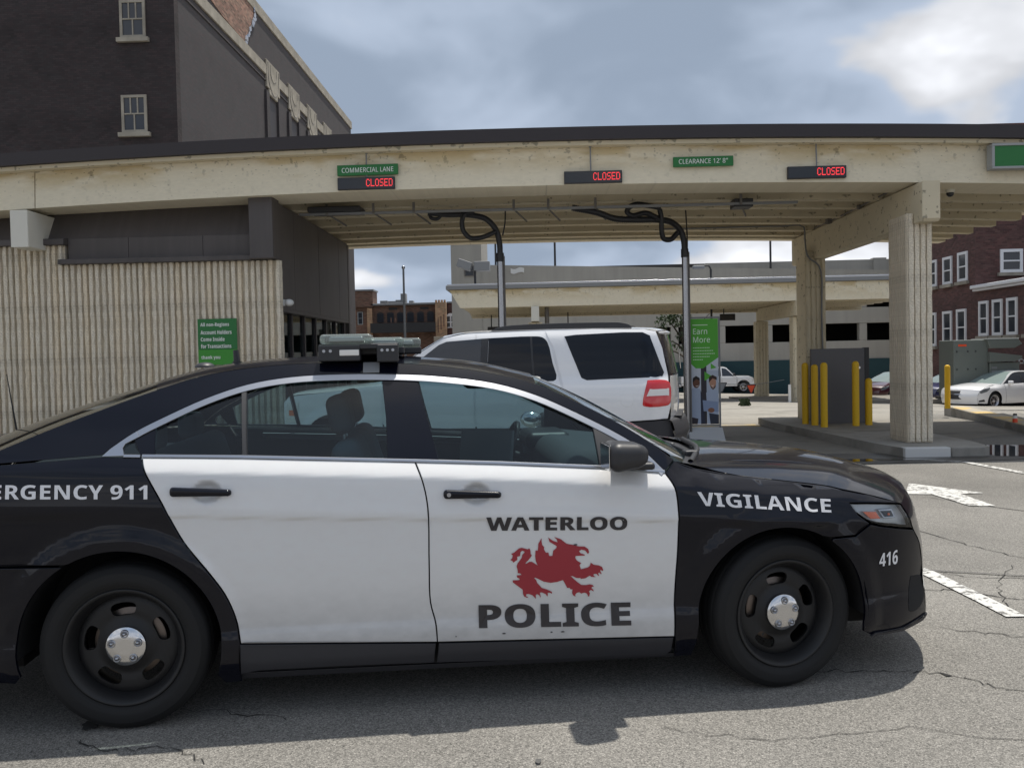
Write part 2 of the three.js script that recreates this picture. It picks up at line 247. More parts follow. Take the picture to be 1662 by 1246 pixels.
function stripe(pts, w, off = 0.008, s = 0) { const L = [], R = []; pts.forEach((p, i) => { const a = pts[Math.max(0, i - 1)], b = pts[Math.min(pts.length - 1, i + 1)], dx = b[0] - a[0], dz = b[1] - a[1], l = Math.hypot(dx, dz), q = w * (s ? 0.35 + 1.1 * rnd() : 1) / 2; L.push([p[0] - dz / l * q, p[1] + dx / l * q]); R.push([p[0] + dz / l * q, p[1] - dx / l * q]); }); return sheet([...L, ...R.reverse()], off, 5); }
function jag(pts, n = 7, k = 0.025) { const o = []; for (let i = 0; i < pts.length - 1; i++) for (let j = 0; j < n; j++) { const t = j / n; o.push([mix(pts[i][0], pts[i + 1][0], t) + rr(-k, k), mix(pts[i][1], pts[i + 1][1], t) + rr(-k, k)]); } o.push(pts[pts.length - 1]); return o; }
for (const [p, w] of [[[[1.3, -4.27], [1.59, -4.26], [1.8, -4.24], [1.95, -4.16], [2.09, -4.0], [2.5, -3.8]], 0.007], [[[1.5, -5.85], [2.47, -5.7], [2.72, -5.61], [2.91, -5.42], [3.5, -5.3]], 0.012], [[[3.1, -7.93], [3.3, -7.02], [3.49, -6.51], [3.9, -6.1]], 0.008],
  [[[2.72, -6.1], [2.95, -5.95], [3.6, -5.9]], 0.008], [[[-1.9, -3.55], [-1.73, -3.46], [-1.5, -3.5], [-1.3, -3.34]], 0.006], [[[0.5, -3.62], [0.9, -3.5], [1.5, -3.6], [2.3, -3.3]], 0.004], [[[2.2, -4.9], [2.5, -4.75], [2.75, -4.5], [3.2, -4.5]], 0.006], [[[4.0, -9.2], [4.6, -8.2], [4.9, -7.6], [5.6, -7.3]], 0.012], [[[2.75, -5.3], [2.9, -5.7], [3.3, -6.3]], 0.006], [[[-2.2, -4.3], [-1.9, -3.9], [-1.4, -3.85], [-1.1, -3.75]], 0.006]]) mesh('crack', stripe(jag(p), w, 0.004, 1), M.crack, ground);

mesh('skid_mark', stripe([[2.6, -6.2], [3.2, -6.0], [4.2, -5.7]], 0.02), M.tar, ground); mesh('oil_spot', sheet(wobble([-0.02, -3.33], 0.012, 0.02, 10, 0.3, 2), 0.008, 1), M.tar, ground); mesh('oil_spot', sheet(wobble([-1.93, -3.72], 0.05, 0.05, 30, 0.7, 5), 0.008, 1), M.crack, ground); mesh('oil_spot', sheet(wobble([3.05, -7.35], 0.05, 0.04, 14, 0.4, 6), 0.008, 1), M.tar, ground);
tag(mesh('arrow_marking', sheet([[4.2, -10.19], [4.66, -9.42], [4.4, -9.38], [4.38, -8.64], [4.15, -8.66], [4.11, -9.39], [3.85, -9.44]], 0.008, 3), M.paintWorn), 'worn white arrow painted on the asphalt ahead of the black and white car', 'road marking');
tag(mesh('lane_line', stripe([[2.35, -7.4], [2.64, -6.12], [2.68, -5.4], [2.69, -5.08]], 0.115), M.paintWorn), 'worn white line on the asphalt right beside the front bumper', 'road marking');
tag(mesh('lane_line', stripe([[5.2, -12.2], [5.68, -11.95], [5.79, -10.85], [5.9, -9.4]].map((p, i) => [[5.1, -12.35], [5.68, -12.0], [5.86, -10.78], [5.95, -9.9]][i]), 0.12), M.paintWorn), 'thin white line starting at the kerb corner near the puddle', 'road marking');
tag(mesh('yellow_strip', sheet([[1.2, -18.42], [4.62, -18.42], [4.64, -19.1], [1.2, -19.1]], 0.008, 2), M.yellowWorn), 'faded yellow paint strip across the far end of the drive lane', 'road marking');

// ------------------------------------------------------------------ drive-through canopy
const camber = (x) => -0.0028 * Math.pow(cl(x + 0.3, -9, 9), 2);
function segBox(x0, x1, y0, y1, z0, z1, n = 24, front) {          // long box that follows the camber; front = offset of the lower front edge
  const g = new THREE.BoxGeometry(x1 - x0, y1 - y0, Math.abs(z1 - z0), n, 1, 1); g.translate((x0 + x1) / 2, (y0 + y1) / 2, (z0 + z1) / 2);
  const p = g.attributes.position, zf = Math.max(z0, z1); for (let i = 0; i < p.count; i++) { const lo = p.getY(i) < (y0 + y1) / 2; if (front && lo && p.getZ(i) > zf - 1e-4) p.setZ(i, zf + front); p.setY(i, p.getY(i) + camber(p.getX(i))); }
  const q = triUV(g); q.computeVertexNormals(); return q;
}
function beamUV(g, y0, y1, off = 0) { const p = g.attributes.position, uv = g.attributes.uv; for (let i = 0; i < p.count; i++) uv.setXY(i, (p.getX(i) + off) / 11, cl((p.getY(i) - camber(p.getX(i)) - y0) / (y1 - y0), 0.01, 0.99)); return g; }
const ribGeos = [0, 1, 2, 3].map(k => {                           // one split-face rib, 1 m tall in five courses
  const h = 3.4, n = 34, pos = [], idx = []; seed = 100 + k;
  const sec = [[-0.031, 0], [-0.026, 0.05], [0, 0.06], [0.026, 0.05], [0.031, 0]];
  for (let i = 0; i <= n; i++) { const joint = i % 2 === 0 ? 0.008 : 0; for (const [x, z] of sec) pos.push(x + rr(-0.004, 0.004), i / n * h, z * (1 - (z ? joint * 8 : 0)) + (z ? rr(-0.011, 0.009) : 0)); }
  for (let i = 0; i < n; i++) for (let j = 0; j < 4; j++) { const a = i * 5 + j; idx.push(a, a + 1, a + 5, a + 1, a + 6, a + 5); }
  const g = new THREE.BufferGeometry(); g.setAttribute('position', new THREE.Float32BufferAttribute(pos, 3)); g.setIndex(idx); const q = triUV(g); q.computeVertexNormals(); return q;
});
const ribOfHeight = (k, h) => { const g = ribGeos[k % 4].clone(); const p = g.attributes.position; for (let i = 0; i < p.count; i++) p.setY(i, Math.min(p.getY(i), h)); return g; };
{
  const t = thing('drive_through_canopy', 'cream concrete canopy with dark flat roof edge spanning the drive lanes, nearest of the two', 'canopy', [0, 0, 0]);
  const X0 = -13, X1 = 16;
  mesh('roof_edge', segBox(X0, X1, 4.635, 4.82, -12.98, -19.9, 40), M.roof, t);
  mesh('soffit', segBox(X0, X1, 4.575, 4.633, -13.06, -19.7, 40), M.cream, t);
  // precast front beams, joint at the left
  for (const [a, b] of [[X0, -7.42], [-7.405, X1]]) mesh('front_beam', beamUV(segBox(a, b, 4.03, 4.574, -13.22, -14.03, 30, 0.03), 4.0, 4.574, 0.4), M.beam, t);
  [-14.62, -15.5, -16.38, -17.26, -18.14, -19.0].forEach((z, i) => mesh('tee_stem', segBox(X0, 8.74, 4.03 - (i % 2 ? 0.0 : 0.015), 4.574, z + 0.12, z - 0.12, 24, -0.03), M.cream, t));
  mesh('rear_beam', beamUV(segBox(X0, 8.74, 4.0, 4.574, -19.25, -19.6, 24), 4.0, 4.6), M.beam, t);
  const cross = (x0, x1, z0, z1, y0, taper) => { const g = new THREE.ExtrudeGeometry(new THREE.Shape([[0, y0], [0, 4.0], [z0 - z1, 4.0], [z0 - z1, y0], [z0 - z1 - 0.06, y0 - 0.03], [taper, y0 - 0.03]].map(p => new THREE.Vector2(...p))), { depth: x1 - x0 - 0.03, bevelEnabled: true, bevelSize: 0.015, bevelThickness: 0.015, bevelSegments: 2 }); g.rotateY(Math.PI / 2); g.translate(x0 + 0.015, camber((x0 + x1) / 2) - 0.003, z0); return triUV(g); };
  mesh('cross_beam', cross(5.56, 5.82, -12.98, -19.45, 3.49, 0.03), M.cream, t);
  // the block-faced column stands on the island, another behind it
  for (const [cx, z0, z1, w, y1, label] of [[5.65, -13.24, -13.93, 0.36, 3.5], [5.60, -17.95, -18.6, 0.4, 3.5]]) {
    const g = triUV(new THREE.BoxGeometry(w, y1 - 0.14, z0 - z1 - 0.05, 1, 1, 1)); g.translate(cx, (y1 + 0.14) / 2, (z0 + z1) / 2 - 0.02);
    const col = mesh('column', triUV(g), z0 > -15 ? M.block : M.cream, t);
    if (z0 > -15) {
      for (let i = 0; i < 4; i++) { const m = mesh('rib', ribOfHeight(i, 3.33), M.block, col); m.position.set(cx - w / 2 + 0.05 + i * (w - 0.1) / 3, 0.16, z0 - 0.047); m.scale.set(1.25, 1, 0.8); }
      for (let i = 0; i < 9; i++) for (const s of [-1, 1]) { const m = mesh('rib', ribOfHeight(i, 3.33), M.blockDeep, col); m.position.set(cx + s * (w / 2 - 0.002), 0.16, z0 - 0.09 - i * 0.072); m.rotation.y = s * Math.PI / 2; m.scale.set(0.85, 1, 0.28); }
    } else {
      for (let i = 0; i < 4; i++) { const m = mesh('rib', ribOfHeight(i, 3.3), M.cream, col); m.position.set(cx - w / 2 + 0.05 + i * (w - 0.1) / 3, 0.16, z0 - 0.05); m.scale.set(1.25, 1, 0.6); }
      mesh('conduit', tube([[cx + 0.12, 0.2, z0 + 0.02], [cx + 0.1, 2.2, z0 + 0.02], [cx + 0.06, 3.2, z0 + 0.02], [cx - 0.16, 3.38, z0 + 0.03], [cx - 0.22, 3.75, z0 + 0.03], [cx - 0.24, 3.98, z0 + 0.03], [cx - 0.7, 4.0, z0 + 0.02], [cx - 3, 4.0, z0 + 0.02]], 0.017, 60, 6), M.galv, t);
    }
  }
  mesh('wall_bracket_block', (() => { const g = new THREE.ExtrudeGeometry(new THREE.Shape([[0, 3.46], [0, 3.98], [0.95, 3.98], [0.62, 3.46]].map(p => new THREE.Vector2(...p))), { depth: 0.24, bevelEnabled: true, bevelSize: 0.012, bevelThickness: 0.012, bevelSegments: 2 }); g.rotateY(Math.PI / 2); g.translate(-7.7, -0.15, -13.05); return triUV(g); })(), M.creamLight, t);
  mesh('cross_conduit', tube([[5.545, 3.98, -13.5], [5.54, 3.95, -15], [5.54, 3.93, -16.6], [5.54, 3.93, -17.8]], 0.014, 30, 6), M.bracket, t);
  mesh('conduit_box', [rbox(5.5, 5.555, 3.9, 3.97, -15.3, -15.4, 0.01), rbox(5.47, 5.555, 3.88, 3.97, -16.8, -16.95, 0.01)], M.bracket, t);
}
// signs on the front beam
const font = await new FontLoader().loadAsync('fonts/droid/droid_sans_bold.typeface.json');
const fontR = await new FontLoader().loadAsync('fonts/droid/droid_sans_regular.typeface.json');
function flatText(str, w, h, f = font, seg = 5) {                 // lettering w x h, lower left corner at the origin
  const g = new THREE.ShapeGeometry(f.generateShapes(str, 1), seg); g.computeBoundingBox(); const b = g.boundingBox; g.translate(-b.min.x, -b.min.y, 0); g.scale(w / (b.max.x - b.min.x), h / (b.max.y - b.min.y), 1); return g;
}
function textAt(str, x, y, z, w, h, f) { const g = flatText(str, w, h, f); g.translate(x, y, z); return g; }
{
  let s = thing('lane_sign', 'green sign reading COMMERCIAL LANE above a red display', 'sign', [-2.86, 4.235, -13.17], 0);
  mesh('sign_plate', rbox(0, 0.9, 0, 0.155, 0.03, 0, 0.006), M.green, s); mesh('lettering', textAt('COMMERCIAL LANE', 0.07, 0.042, 0.033, 0.76, 0.07, fontR), M.signText, s); s.rotation.z = 0.006;
  s = thing('clearance_sign', 'green sign reading CLEARANCE 12\' 8" alone on the cream beam', 'sign', [2.06, 4.235, -13.17]);
  mesh('sign_plate', rbox(0, 0.87, 0, 0.145, 0.03, 0, 0.006), M.green, s); mesh('lettering', textAt('CLEARANCE 12’ 8”', 0.08, 0.042, 0.033, 0.71, 0.068, fontR), M.signText, s);
}
const GLYPH = { C: ['01110', '10001', '10000', '10000', '10000', '10001', '01110'], L: ['10000', '10000', '10000', '10000', '10000', '10000', '11111'], O: ['01110', '10001', '10001', '10001', '10001', '10001', '01110'], S: ['01111', '10000', '10000', '01110', '00001', '00001', '11110'], E: ['11111', '10000', '10000', '11110', '10000', '10000', '11111'], D: ['11110', '10001', '10001', '10001', '10001', '10001', '11110'] };
[[-2.86, 4.03, -2.43, 'red lit CLOSED display directly under the COMMERCIAL LANE sign'], [0.47, 4.035, 0.86, 'red lit CLOSED display at the middle of the canopy beam, left of the clearance sign'], [3.71, 4.02, 4.13, 'red lit CLOSED display between the clearance sign and the concrete column']].forEach(([x, y, cx, label], k) => {
  const s = thing('lane_display', label, 'electronic sign', [x, y, -13.14], 0, 'red displays along the canopy beam');
  mesh('housing', rbox(0, 0.845, 0, 0.178, 0, -0.05, 0.006), M.ledBox, s);
  mesh('face', box(0.012, 0.833, 0.012, 0.166, 0.003, 0.001), M.paneDark, s);
  const dots = []; let ox = 0.425; const p = 0.0136; for (const c of 'CLOSED') { GLYPH[c].forEach((r, j) => [...r].forEach((b, i) => { if (b === '1') dots.push(box(ox + i * p * 0.82, ox + i * p * 0.82 + 0.0088, 0.137 - j * p * 1.15, 0.137 - j * p * 1.15 + 0.0108, 0.008, 0.003)); })); ox += p * 0.82 * 6.0; }
  mesh('lit_letters', dots, M.led, s);
  mesh('conduit', [cyl(0.011, 0.011, [cx - x, k === 0 ? 0.18 : 0.17, -0.012], [cx - x, 0.56, -0.035], 8)], M.galv, s);
  mesh('conduit_cap', rbox(cx - x - 0.022, cx - x + 0.022, 0.53, 0.57, -0.01, -0.08, 0.008), M.galv, s);
});
{
  const s = thing('light_box_sign', 'blank green light box in a grey frame at the right end of the beam', 'sign', [6.56, 4.06, -13.15]);
  const W = 1.7, H = 0.36; mesh('frame', [rbox(0, W, 0, 0.035, 0.16, 0, 0.006), rbox(0, W, H - 0.035, H, 0.16, 0, 0.006), rbox(0, 0.04, 0.035, H - 0.035, 0.16, 0, 0.006), rbox(W - 0.04, W, 0.035, H - 0.035, 0.16, 0, 0.006), box(0.01, W - 0.01, 0.01, H - 0.01, 0.1, 0.0)], std([0.3, 0.31, 0.31], 0.5), s);
  mesh('face', box(0.04, W - 0.04, 0.035, H - 0.035, 0.145, 0.102), M.green, s);
  mesh('cable', tube([[0.32, H, 0.05], [0.36, H + 0.06, 0.04], [0.5, H + 0.11, 0.03], [0.8, H + 0.12, 0.01], [1.2, H + 0.13, 0.0]], 0.009, 24, 6), M.hose, s);
  const c = thing('dome_camera', 'small dark security dome hanging under the canopy right of the column', 'security camera', [6.3, 3.91, -13.72]);
  mesh('mount', cyl(0.07, 0.06, [0, 0, 0], [0, -0.05, 0], 20), M.creamLight, c); const d = new THREE.SphereGeometry(0.055, 18, 10); d.translate(0, -0.06, 0); mesh('dome', d, M.paneDark, c);
}
// pneumatic tubes, hoses and the strut that carries them
{
  const st = thing('hanging_strut', 'long grey metal strut with brackets fixed under the canopy', 'strut', [0, 0, -14.35]);
  mesh('rail', [rbox(-3.75, 4.2, 3.86, 3.9, 0.03, -0.03, 0.006)], M.galv, st);
  for (const x of [-3.3, -2.55, -1.9, -0.3, 0.25, 1.0, 3.3]) mesh('bracket', [cyl(0.016, 0.016, [x, 3.88, 0], [x + 0.2, 3.76, -0.5], 6), box(x - 0.02, x + 0.02, 3.86, 4.03, 0.045, 0.032)], M.bracket, st);
  mesh('junction', rbox(-3.6, -2.75, 3.9, 3.99, 0.1, -0.35, 0.02), M.ironDark, st); mesh('junction', rbox(3.2, 3.5, 3.83, 3.96, 0.02, -0.3, 0.01), M.ironDark, st);
  const tubeThing = (name, label, x, z, y1, hoses) => {
    const t = thing(name, label, 'tube', [x, 0, z], 0, 'pneumatic tubes of the teller lanes');
    mesh('steel_pipe', cyl(0.052, 0.052, [0, 0, 0], [0, y1, 0], 20), M.steel, t); mesh('small_pipe', cyl(0.018, 0.018, [0.065, 0, 0.01], [0.06, y1 + 0.02, 0.01], 10), M.bracket, t);
    mesh('collar', cyl(0.064, 0.064, [0, y1 - 0.07, 0], [0, y1 + 0.07, 0], 20), M.hose, t);
    hoses.forEach(h => mesh('hose', h.r > 0.02 ? ribbedHose(h.p, h.r) : tube(h.p, h.r, 40, 8), M.hose, t));
  };
  tubeThing('pneumatic_tube', 'steel pneumatic tube with black hose rising behind the white vehicle, left of two', -0.545, -14.6, 3.15, [
    { r: 0.05, p: [[0, 3.15, 0], [-0.005, 3.38, 0.0], [-0.06, 3.6, 0.02], [-0.22, 3.77, 0.05], [-0.5, 3.84, 0.08], [-0.85, 3.85, 0.1], [-1.15, 3.88, 0.14]] },
    { r: 0.042, p: [[-0.06, 3.56, 0.05], [-0.28, 3.47, 0.09], [-0.46, 3.46, 0.1], [-0.57, 3.56, 0.11], [-0.6, 3.72, 0.12], [-0.55, 3.84, 0.12], [-0.4, 3.87, 0.14]] }, { r: 0.03, p: [[-1.12, 3.9, 0.1], [-1.1, 3.8, 0.12], [-1.0, 3.78, 0.12], [-0.92, 3.85, 0.12]] }, { r: 0.012, p: [[0.05, 3.5, 0.02], [0.09, 3.7, 0], [0.1, 3.92, -0.05]] }]);
  tubeThing('pneumatic_tube', 'steel pneumatic tube with black hose rising beside the green banner', 2.535, -15.1, 3.2, [
    { r: 0.055, p: [[0, 3.2, 0], [-0.01, 3.4, 0], [-0.07, 3.58, 0.02], [-0.22, 3.7, 0.1], [-0.45, 3.73, 0.25], [-0.85, 3.72, 0.4], [-1.2, 3.73, 0.5], [-1.5, 3.82, 0.6], [-1.9, 3.9, 0.65]] },
    { r: 0.044, p: [[-0.12, 3.54, 0.06], [-0.25, 3.42, 0.12], [-0.37, 3.43, 0.17], [-0.41, 3.55, 0.22], [-0.42, 3.75, 0.28], [-0.45, 3.9, 0.3]] },
    { r: 0.045, p: [[-0.5, 3.75, 0.35], [-0.7, 3.82, 0.42], [-0.92, 3.78, 0.45], [-1.0, 3.85, 0.45], [-0.9, 3.95, 0.45], [-0.6, 3.93, 0.42], [-0.45, 3.9, 0.4]] }, { r: 0.012, p: [[0.06, 3.2, -0.1], [0.07, 3.5, -0.15], [0.06, 3.95, -0.2]] }]);
}

// ------------------------------------------------------------------ bank building at the left
{
  const t = thing('bank_building', 'low bank with fluted pale block wall and brown metal panels at the left', 'building', [0, 0, 0]);
  mesh('block_wall', [box(-13, -7.18, 0, 3.37, -13.56, -13.8), box(-7.18, -3.87, 0, 3.07, -13.56, -13.68)], M.blockDeep, t);
  const gs = {}; const P = 0.0955; for (let i = 0, x = -3.9; x > -12.2; i++, x -= P) { const h = x < -7.19 ? 3.37 : 3.07, k = (i * 7 + 3) % 4, key = k + '_' + h; gs[key] ??= ribOfHeight(k, h); const m = mesh('rib', gs[key], [M.block, M.blockWarm, M.block, M.blockGrey, M.block][(i * 11) % 5 | 0], t); m.position.set(x + rr(-0.004, 0.004), 0, -13.562); m.scale.z = rr(0.9, 1.15); }
  for (let i = 0; i < 1; i++) { const m = mesh('rib', gs[(i % 4) + '_3.07'], M.block, t); m.position.set(-3.877, 0, -13.6 - i * P); m.rotation.y = Math.PI / 2; m.scale.z = 0.5; }
  mesh('coping', [rbox(-13, -7.14, 3.372, 3.47, -13.44, -14.2, 0.012), rbox(-7.23, -4.262, 3.072, 3.15, -13.42, -14.2, 0.012)], M.brown, t);
  for (const [a, b] of [[-7.135, -6.2], [-6.195, -5.05], [-5.045, -4.265]]) mesh('metal_panel', rbox(a, b, 3.152, 3.478, -13.57, -13.62, 0.004), M.brown, t);
  const slope = new THREE.ExtrudeGeometry(new THREE.Shape([[0, 3.48], [0.35, 4.06], [0.42, 4.06], [0.3, 3.48]].map(p => new THREE.Vector2(...p))), { depth: 8.7, bevelEnabled: false }); slope.rotateY(Math.PI / 2); slope.translate(-12.97, 0, -13.58); mesh('sloped_panel', triUV(slope), M.brown, t);
  mesh('pilaster', rbox(-4.255, -3.895, 3.08, 4.03, -13.33, -13.685, 0.012), M.brown, t);
  for (let i = 0; i < 6; i++) mesh('side_panel', rbox(-3.97, -3.9 + 0.002 * (i % 2), 2.36, 3.96, -13.69 - i * 0.828, -14.513 - i * 0.828, 0.003), M.brown, t);
  mesh('end_trim', rbox(-3.98, -3.89, 0, 3.94, -18.66, -18.8, 0.01), M.brown, t);
  mesh('side_soffit', box(-4.6, -3.9, 2.3, 2.358, -13.69, -18.66), M.brown, t);
  for (let i = 0; i <= 6; i++) mesh('mullion', rbox(-4.06, -3.98, 0.1, 2.3, -13.75 - i * 0.8, -13.83 - i * 0.8, 0.006), M.roof, t);
  for (let i = 0; i < 6; i++) mesh('window_pane', box(-4.03, -4.02, 0.12, 2.3, -13.835 - i * 0.8, -14.545 - i * 0.8), M.glass, t);
  mesh('inner_wall', [box(-7.0, -6.9, 0, 2.6, -14, -18.6), box(-7, -4.1, 2.45, 2.6, -14, -18.6), box(-7, -4.1, 0.0, 0.1, -13.85, -18.6), box(-7, -4.1, 0, 2.6, -18.62, -18.8)], std([0.3, 0.28, 0.25], 0.9), t);
  mesh('inner_column', [rbox(-5.3, -5.1, 0.1, 2.45, -15.2, -15.4, 0.01), rbox(-5.3, -5.1, 0.1, 2.45, -17, -17.2, 0.01)], M.creamLight, t);
  mesh('roof_slab', box(-13, -4.0, 3.97, 4.02, -14.1, -18.7), M.brown, t);
  const p = thing('lobby_plant', 'leafy plant just inside the bank windows beside the block wall', 'plant', [-4.5, 0.1, -15.3]);
  mesh('pot', new THREE.LatheGeometry([[0.001, 0], [0.16, 0], [0.2, 0.4], [0.17, 0.4], [0.16, 0.36], [0.001, 0.36]].map(q => new THREE.Vector2(...q)), 20), M.roof, p);
  const lf = []; seed = 31; for (let i = 0; i < 60; i++) { const g = new THREE.PlaneGeometry(0.09, 0.22, 1, 2); g.rotateX(rr(-1, 1)); g.rotateY(rr(0, 6.3)); g.translate(rr(-0.25, 0.25), rr(0.7, 1.75), rr(-0.25, 0.25)); lf.push(g); } mesh('foliage', lf, M.leaf, p); mesh('stem', [cyl(0.012, 0.008, [0, 0.36, 0], [0.1, 1.5, 0.05], 6), cyl(0.012, 0.008, [0, 0.36, 0], [-0.1, 1.4, -0.08], 6)], M.bark, p);
  const s = thing('wall_sign', 'green notice with white lettering fixed to the fluted wall', 'sign', [-5.13, 1.5, -13.49]);
  mesh('sign_plate', rbox(0, 0.6, 0.235, 0.7, 0.02, 0, 0.004), M.green, s); mesh('lower_plate', box(0, 0.6, 0, 0.233, 0.0205, 0.001), M.greenLight, s);
  mesh('lettering', [['All non-Regions', 0.57, 0.44, 0.072], ['Account Holders', 0.465, 0.475, 0.062], ['Come Inside', 0.36, 0.365, 0.062], ['for Transactions', 0.255, 0.465, 0.062], ['thank you', 0.075, 0.29, 0.07]].map(([q, y, w, h]) => textAt(q, 0.045, y, 0.0235, w, h)), M.signText, s);
  const l = thing('wall_lamp', 'small white lamp on the brown side panel beside the wall corner', 'wall lamp', [-3.87, 2.44, -13.8]);
  mesh('base', rbox(-0.03, 0.0, -0.05, 0.05, 0.05, -0.05, 0.01), M.white, l); const sh = new THREE.SphereGeometry(0.075, 16, 10); sh.scale(1, 0.75, 1); sh.translate(0.06, 0, 0); mesh('shade', sh, M.white, l);
}

// ------------------------------------------------------------------ windows of the buildings
function windowOn(parent, face, u, y, w, h, m, o = {}) {           // face: {x} plane facing +-x or {z} plane facing +z; (u, y) = lower left
  const f = o.f ?? 0.09, bars = [], s = face.s ?? 1, put = (a0, a1, b0, b1, d0, d1) => face.z !== undefined ? box(a0, a1, b0, b1, face.z + d1, face.z + d0) : (s > 0 ? box(face.x + d0, face.x + d1, b0, b1, a1, a0) : box(face.x - d1, face.x - d0, b0, b1, a1, a0));
  bars.push(put(u, u + w, y, y + f, 0, 0.07), put(u, u + w, y + h - f, y + h, 0, 0.07), put(u, u + f, y + f, y + h - f, 0, 0.068), put(u + w - f, u + w, y + f, y + h - f, 0, 0.068));
  const mid = y + h * (o.mid ?? 0.5), fb = f * 0.5; bars.push(put(u + f, u + w - f, mid - fb / 2, mid + fb / 2, 0, 0.06));
  (o.up || []).forEach(t => bars.push(put(u + w * t - fb / 2, u + w * t + fb / 2, mid, y + h - f, 0, 0.055))); (o.low || []).forEach(t => bars.push(put(u + w * t - fb / 2, u + w * t + fb / 2, y + f, mid, 0, 0.055)));
  const win = mesh('window', bars, m, parent);
  mesh('pane', put(u + f * 0.6, u + w - f * 0.6, mid, y + h - f * 0.6, 0.01, 0.025), o.pane || M.pane, win); mesh('pane', put(u + f * 0.6, u + w - f * 0.6, y + f * 0.6, mid, 0.01, 0.022), o.pane || M.pane, win);
  if (o.sill) mesh('sill', put(u - 0.12, u + w + 0.12, y - 0.16, y - 0.003, 0, 0.16), o.sill, win);
  return win;
}
// tall dark brick building behind the bank
{
  const t = thing('dark_brick_building', 'tall dark brick building with pale stone string course rising behind the canopy', 'building', [0, 0, 0]);
  const X = -13.47, Z0 = -34, Z1 = -67, TOP = 18.75;
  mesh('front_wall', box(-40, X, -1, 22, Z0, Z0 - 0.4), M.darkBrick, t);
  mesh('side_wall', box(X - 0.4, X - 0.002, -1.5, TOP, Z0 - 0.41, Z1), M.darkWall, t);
  mesh('rear_wall', box(-40, X - 0.41, -1.5, TOP, Z1 + 0.4, Z1), M.darkWall, t); mesh('roof', box(-40, X - 0.41, 18, 18.2, Z0 - 0.42, Z1 + 0.41), M.roof, t);
  mesh('coping', rbox(X - 0.5, X + 0.07, TOP, TOP + 0.55, Z0 - 0.5, Z1 - 0.1, 0.03), M.limeDirty, t);
  mesh('string_course', rbox(X - 0.05, X + 0.08, 16.1, 16.62, Z0 - 0.02, Z1, 0.03), M.limeDirty, t);
  mesh('frieze_line', box(X, X + 0.05, 15.78, 15.86, Z0 - 0.02, Z1), M.darkWall, t);
  const sh = [[-34.5, 18.9], [-43.8, 18.72], [-43.9, 18.35], [-42.9, 17.2], [-42.4, 16.66], [-39.5, 16.72], [-37, 17.0], [-34.5, 17.2]];   // bare brick where the render has come off
  const sg = new THREE.ExtrudeGeometry(new THREE.Shape(sh.map(p => new THREE.Vector2(-p[0], p[1]))), { depth: 0.03, bevelEnabled: false }); sg.rotateY(Math.PI / 2); sg.translate(X, 0, 0); mesh('bare_brick_patch', triUV(sg), M.bareBrick, t);
  seed = 5; const fl = []; for (let i = 0; i < 26; i++) { const k = i / 25, p = [[-43.9, 18.72], [-43.9, 18.3], [-42.9, 17.2], [-42.45, 16.7]], q = k * 3, a = Math.min(2, Math.floor(q)), f = q - a; const z = mix(p[a][0], p[a + 1][0], f), y = mix(p[a][1], p[a + 1][1], f); const g = new THREE.BoxGeometry(0.05, rr(0.12, 0.2), rr(0.14, 0.3)); g.rotateX(rr(-0.5, 0.5)); g.rotateY(rr(-0.4, 0.4)); g.translate(X + 0.05, y + rr(-0.04, 0.04), z + rr(-0.08, 0.08)); fl.push(g); } mesh('torn_flashing', fl, M.satin, t);
  for (let i = 0; i < 5; i++) {                                      // pilasters with recessed panels under each stone ornament
    const z = -45.6 - i * 4.1;
    const orn = mesh('ornament', [rbox(X, X + 0.11, 15.5, 16.9, z + 0.1, z - 2.2, 0.03), rbox(X, X + 0.12, 15.2, 15.51, z - 0.3, z - 1.75, 0.04)], M.limeDirty, t);
    mesh('scroll', tube([[X + 0.112, 16.8, z - 0.1], [X + 0.114, 15.9, z - 0.2], [X + 0.122, 15.4, z - 0.7], [X + 0.122, 15.3, z - 1.05], [X + 0.122, 15.4, z - 1.4], [X + 0.114, 15.9, z - 1.9], [X + 0.112, 16.8, z - 2.0]], 0.02, 30, 6), M.bracket, orn); mesh('scroll', tube([[X + 0.112, 16.75, z - 0.5], [X + 0.114, 16.3, z - 0.55], [X + 0.114, 16.0, z - 1.05], [X + 0.114, 16.3, z - 1.55], [X + 0.112, 16.75, z - 1.6]], 0.016, 24, 6), M.bracket, orn);
    mesh('pilaster', [box(X, X + 0.12, -1, 15.3, z + 0.25, z - 0.25), box(X, X + 0.12, -1, 15.3, z - 1.85, z - 2.3)], M.darkWall, t);
    mesh('recessed_panel', box(X, X + 0.02, -1, 15.0, z - 0.27, z - 1.83), M.roof, t);
  }
  for (const [x, y] of [[-15.55, 13.93], [-15.6, 10.36], [-15.6, 6.7]]) windowOn(t, { z: Z0 }, x, y, 0.98, 1.42, M.limeDirty, { f: 0.1, up: [0.36, 0.64], low: [0.5], sill: M.limeDirty, pane: M.pane });
}
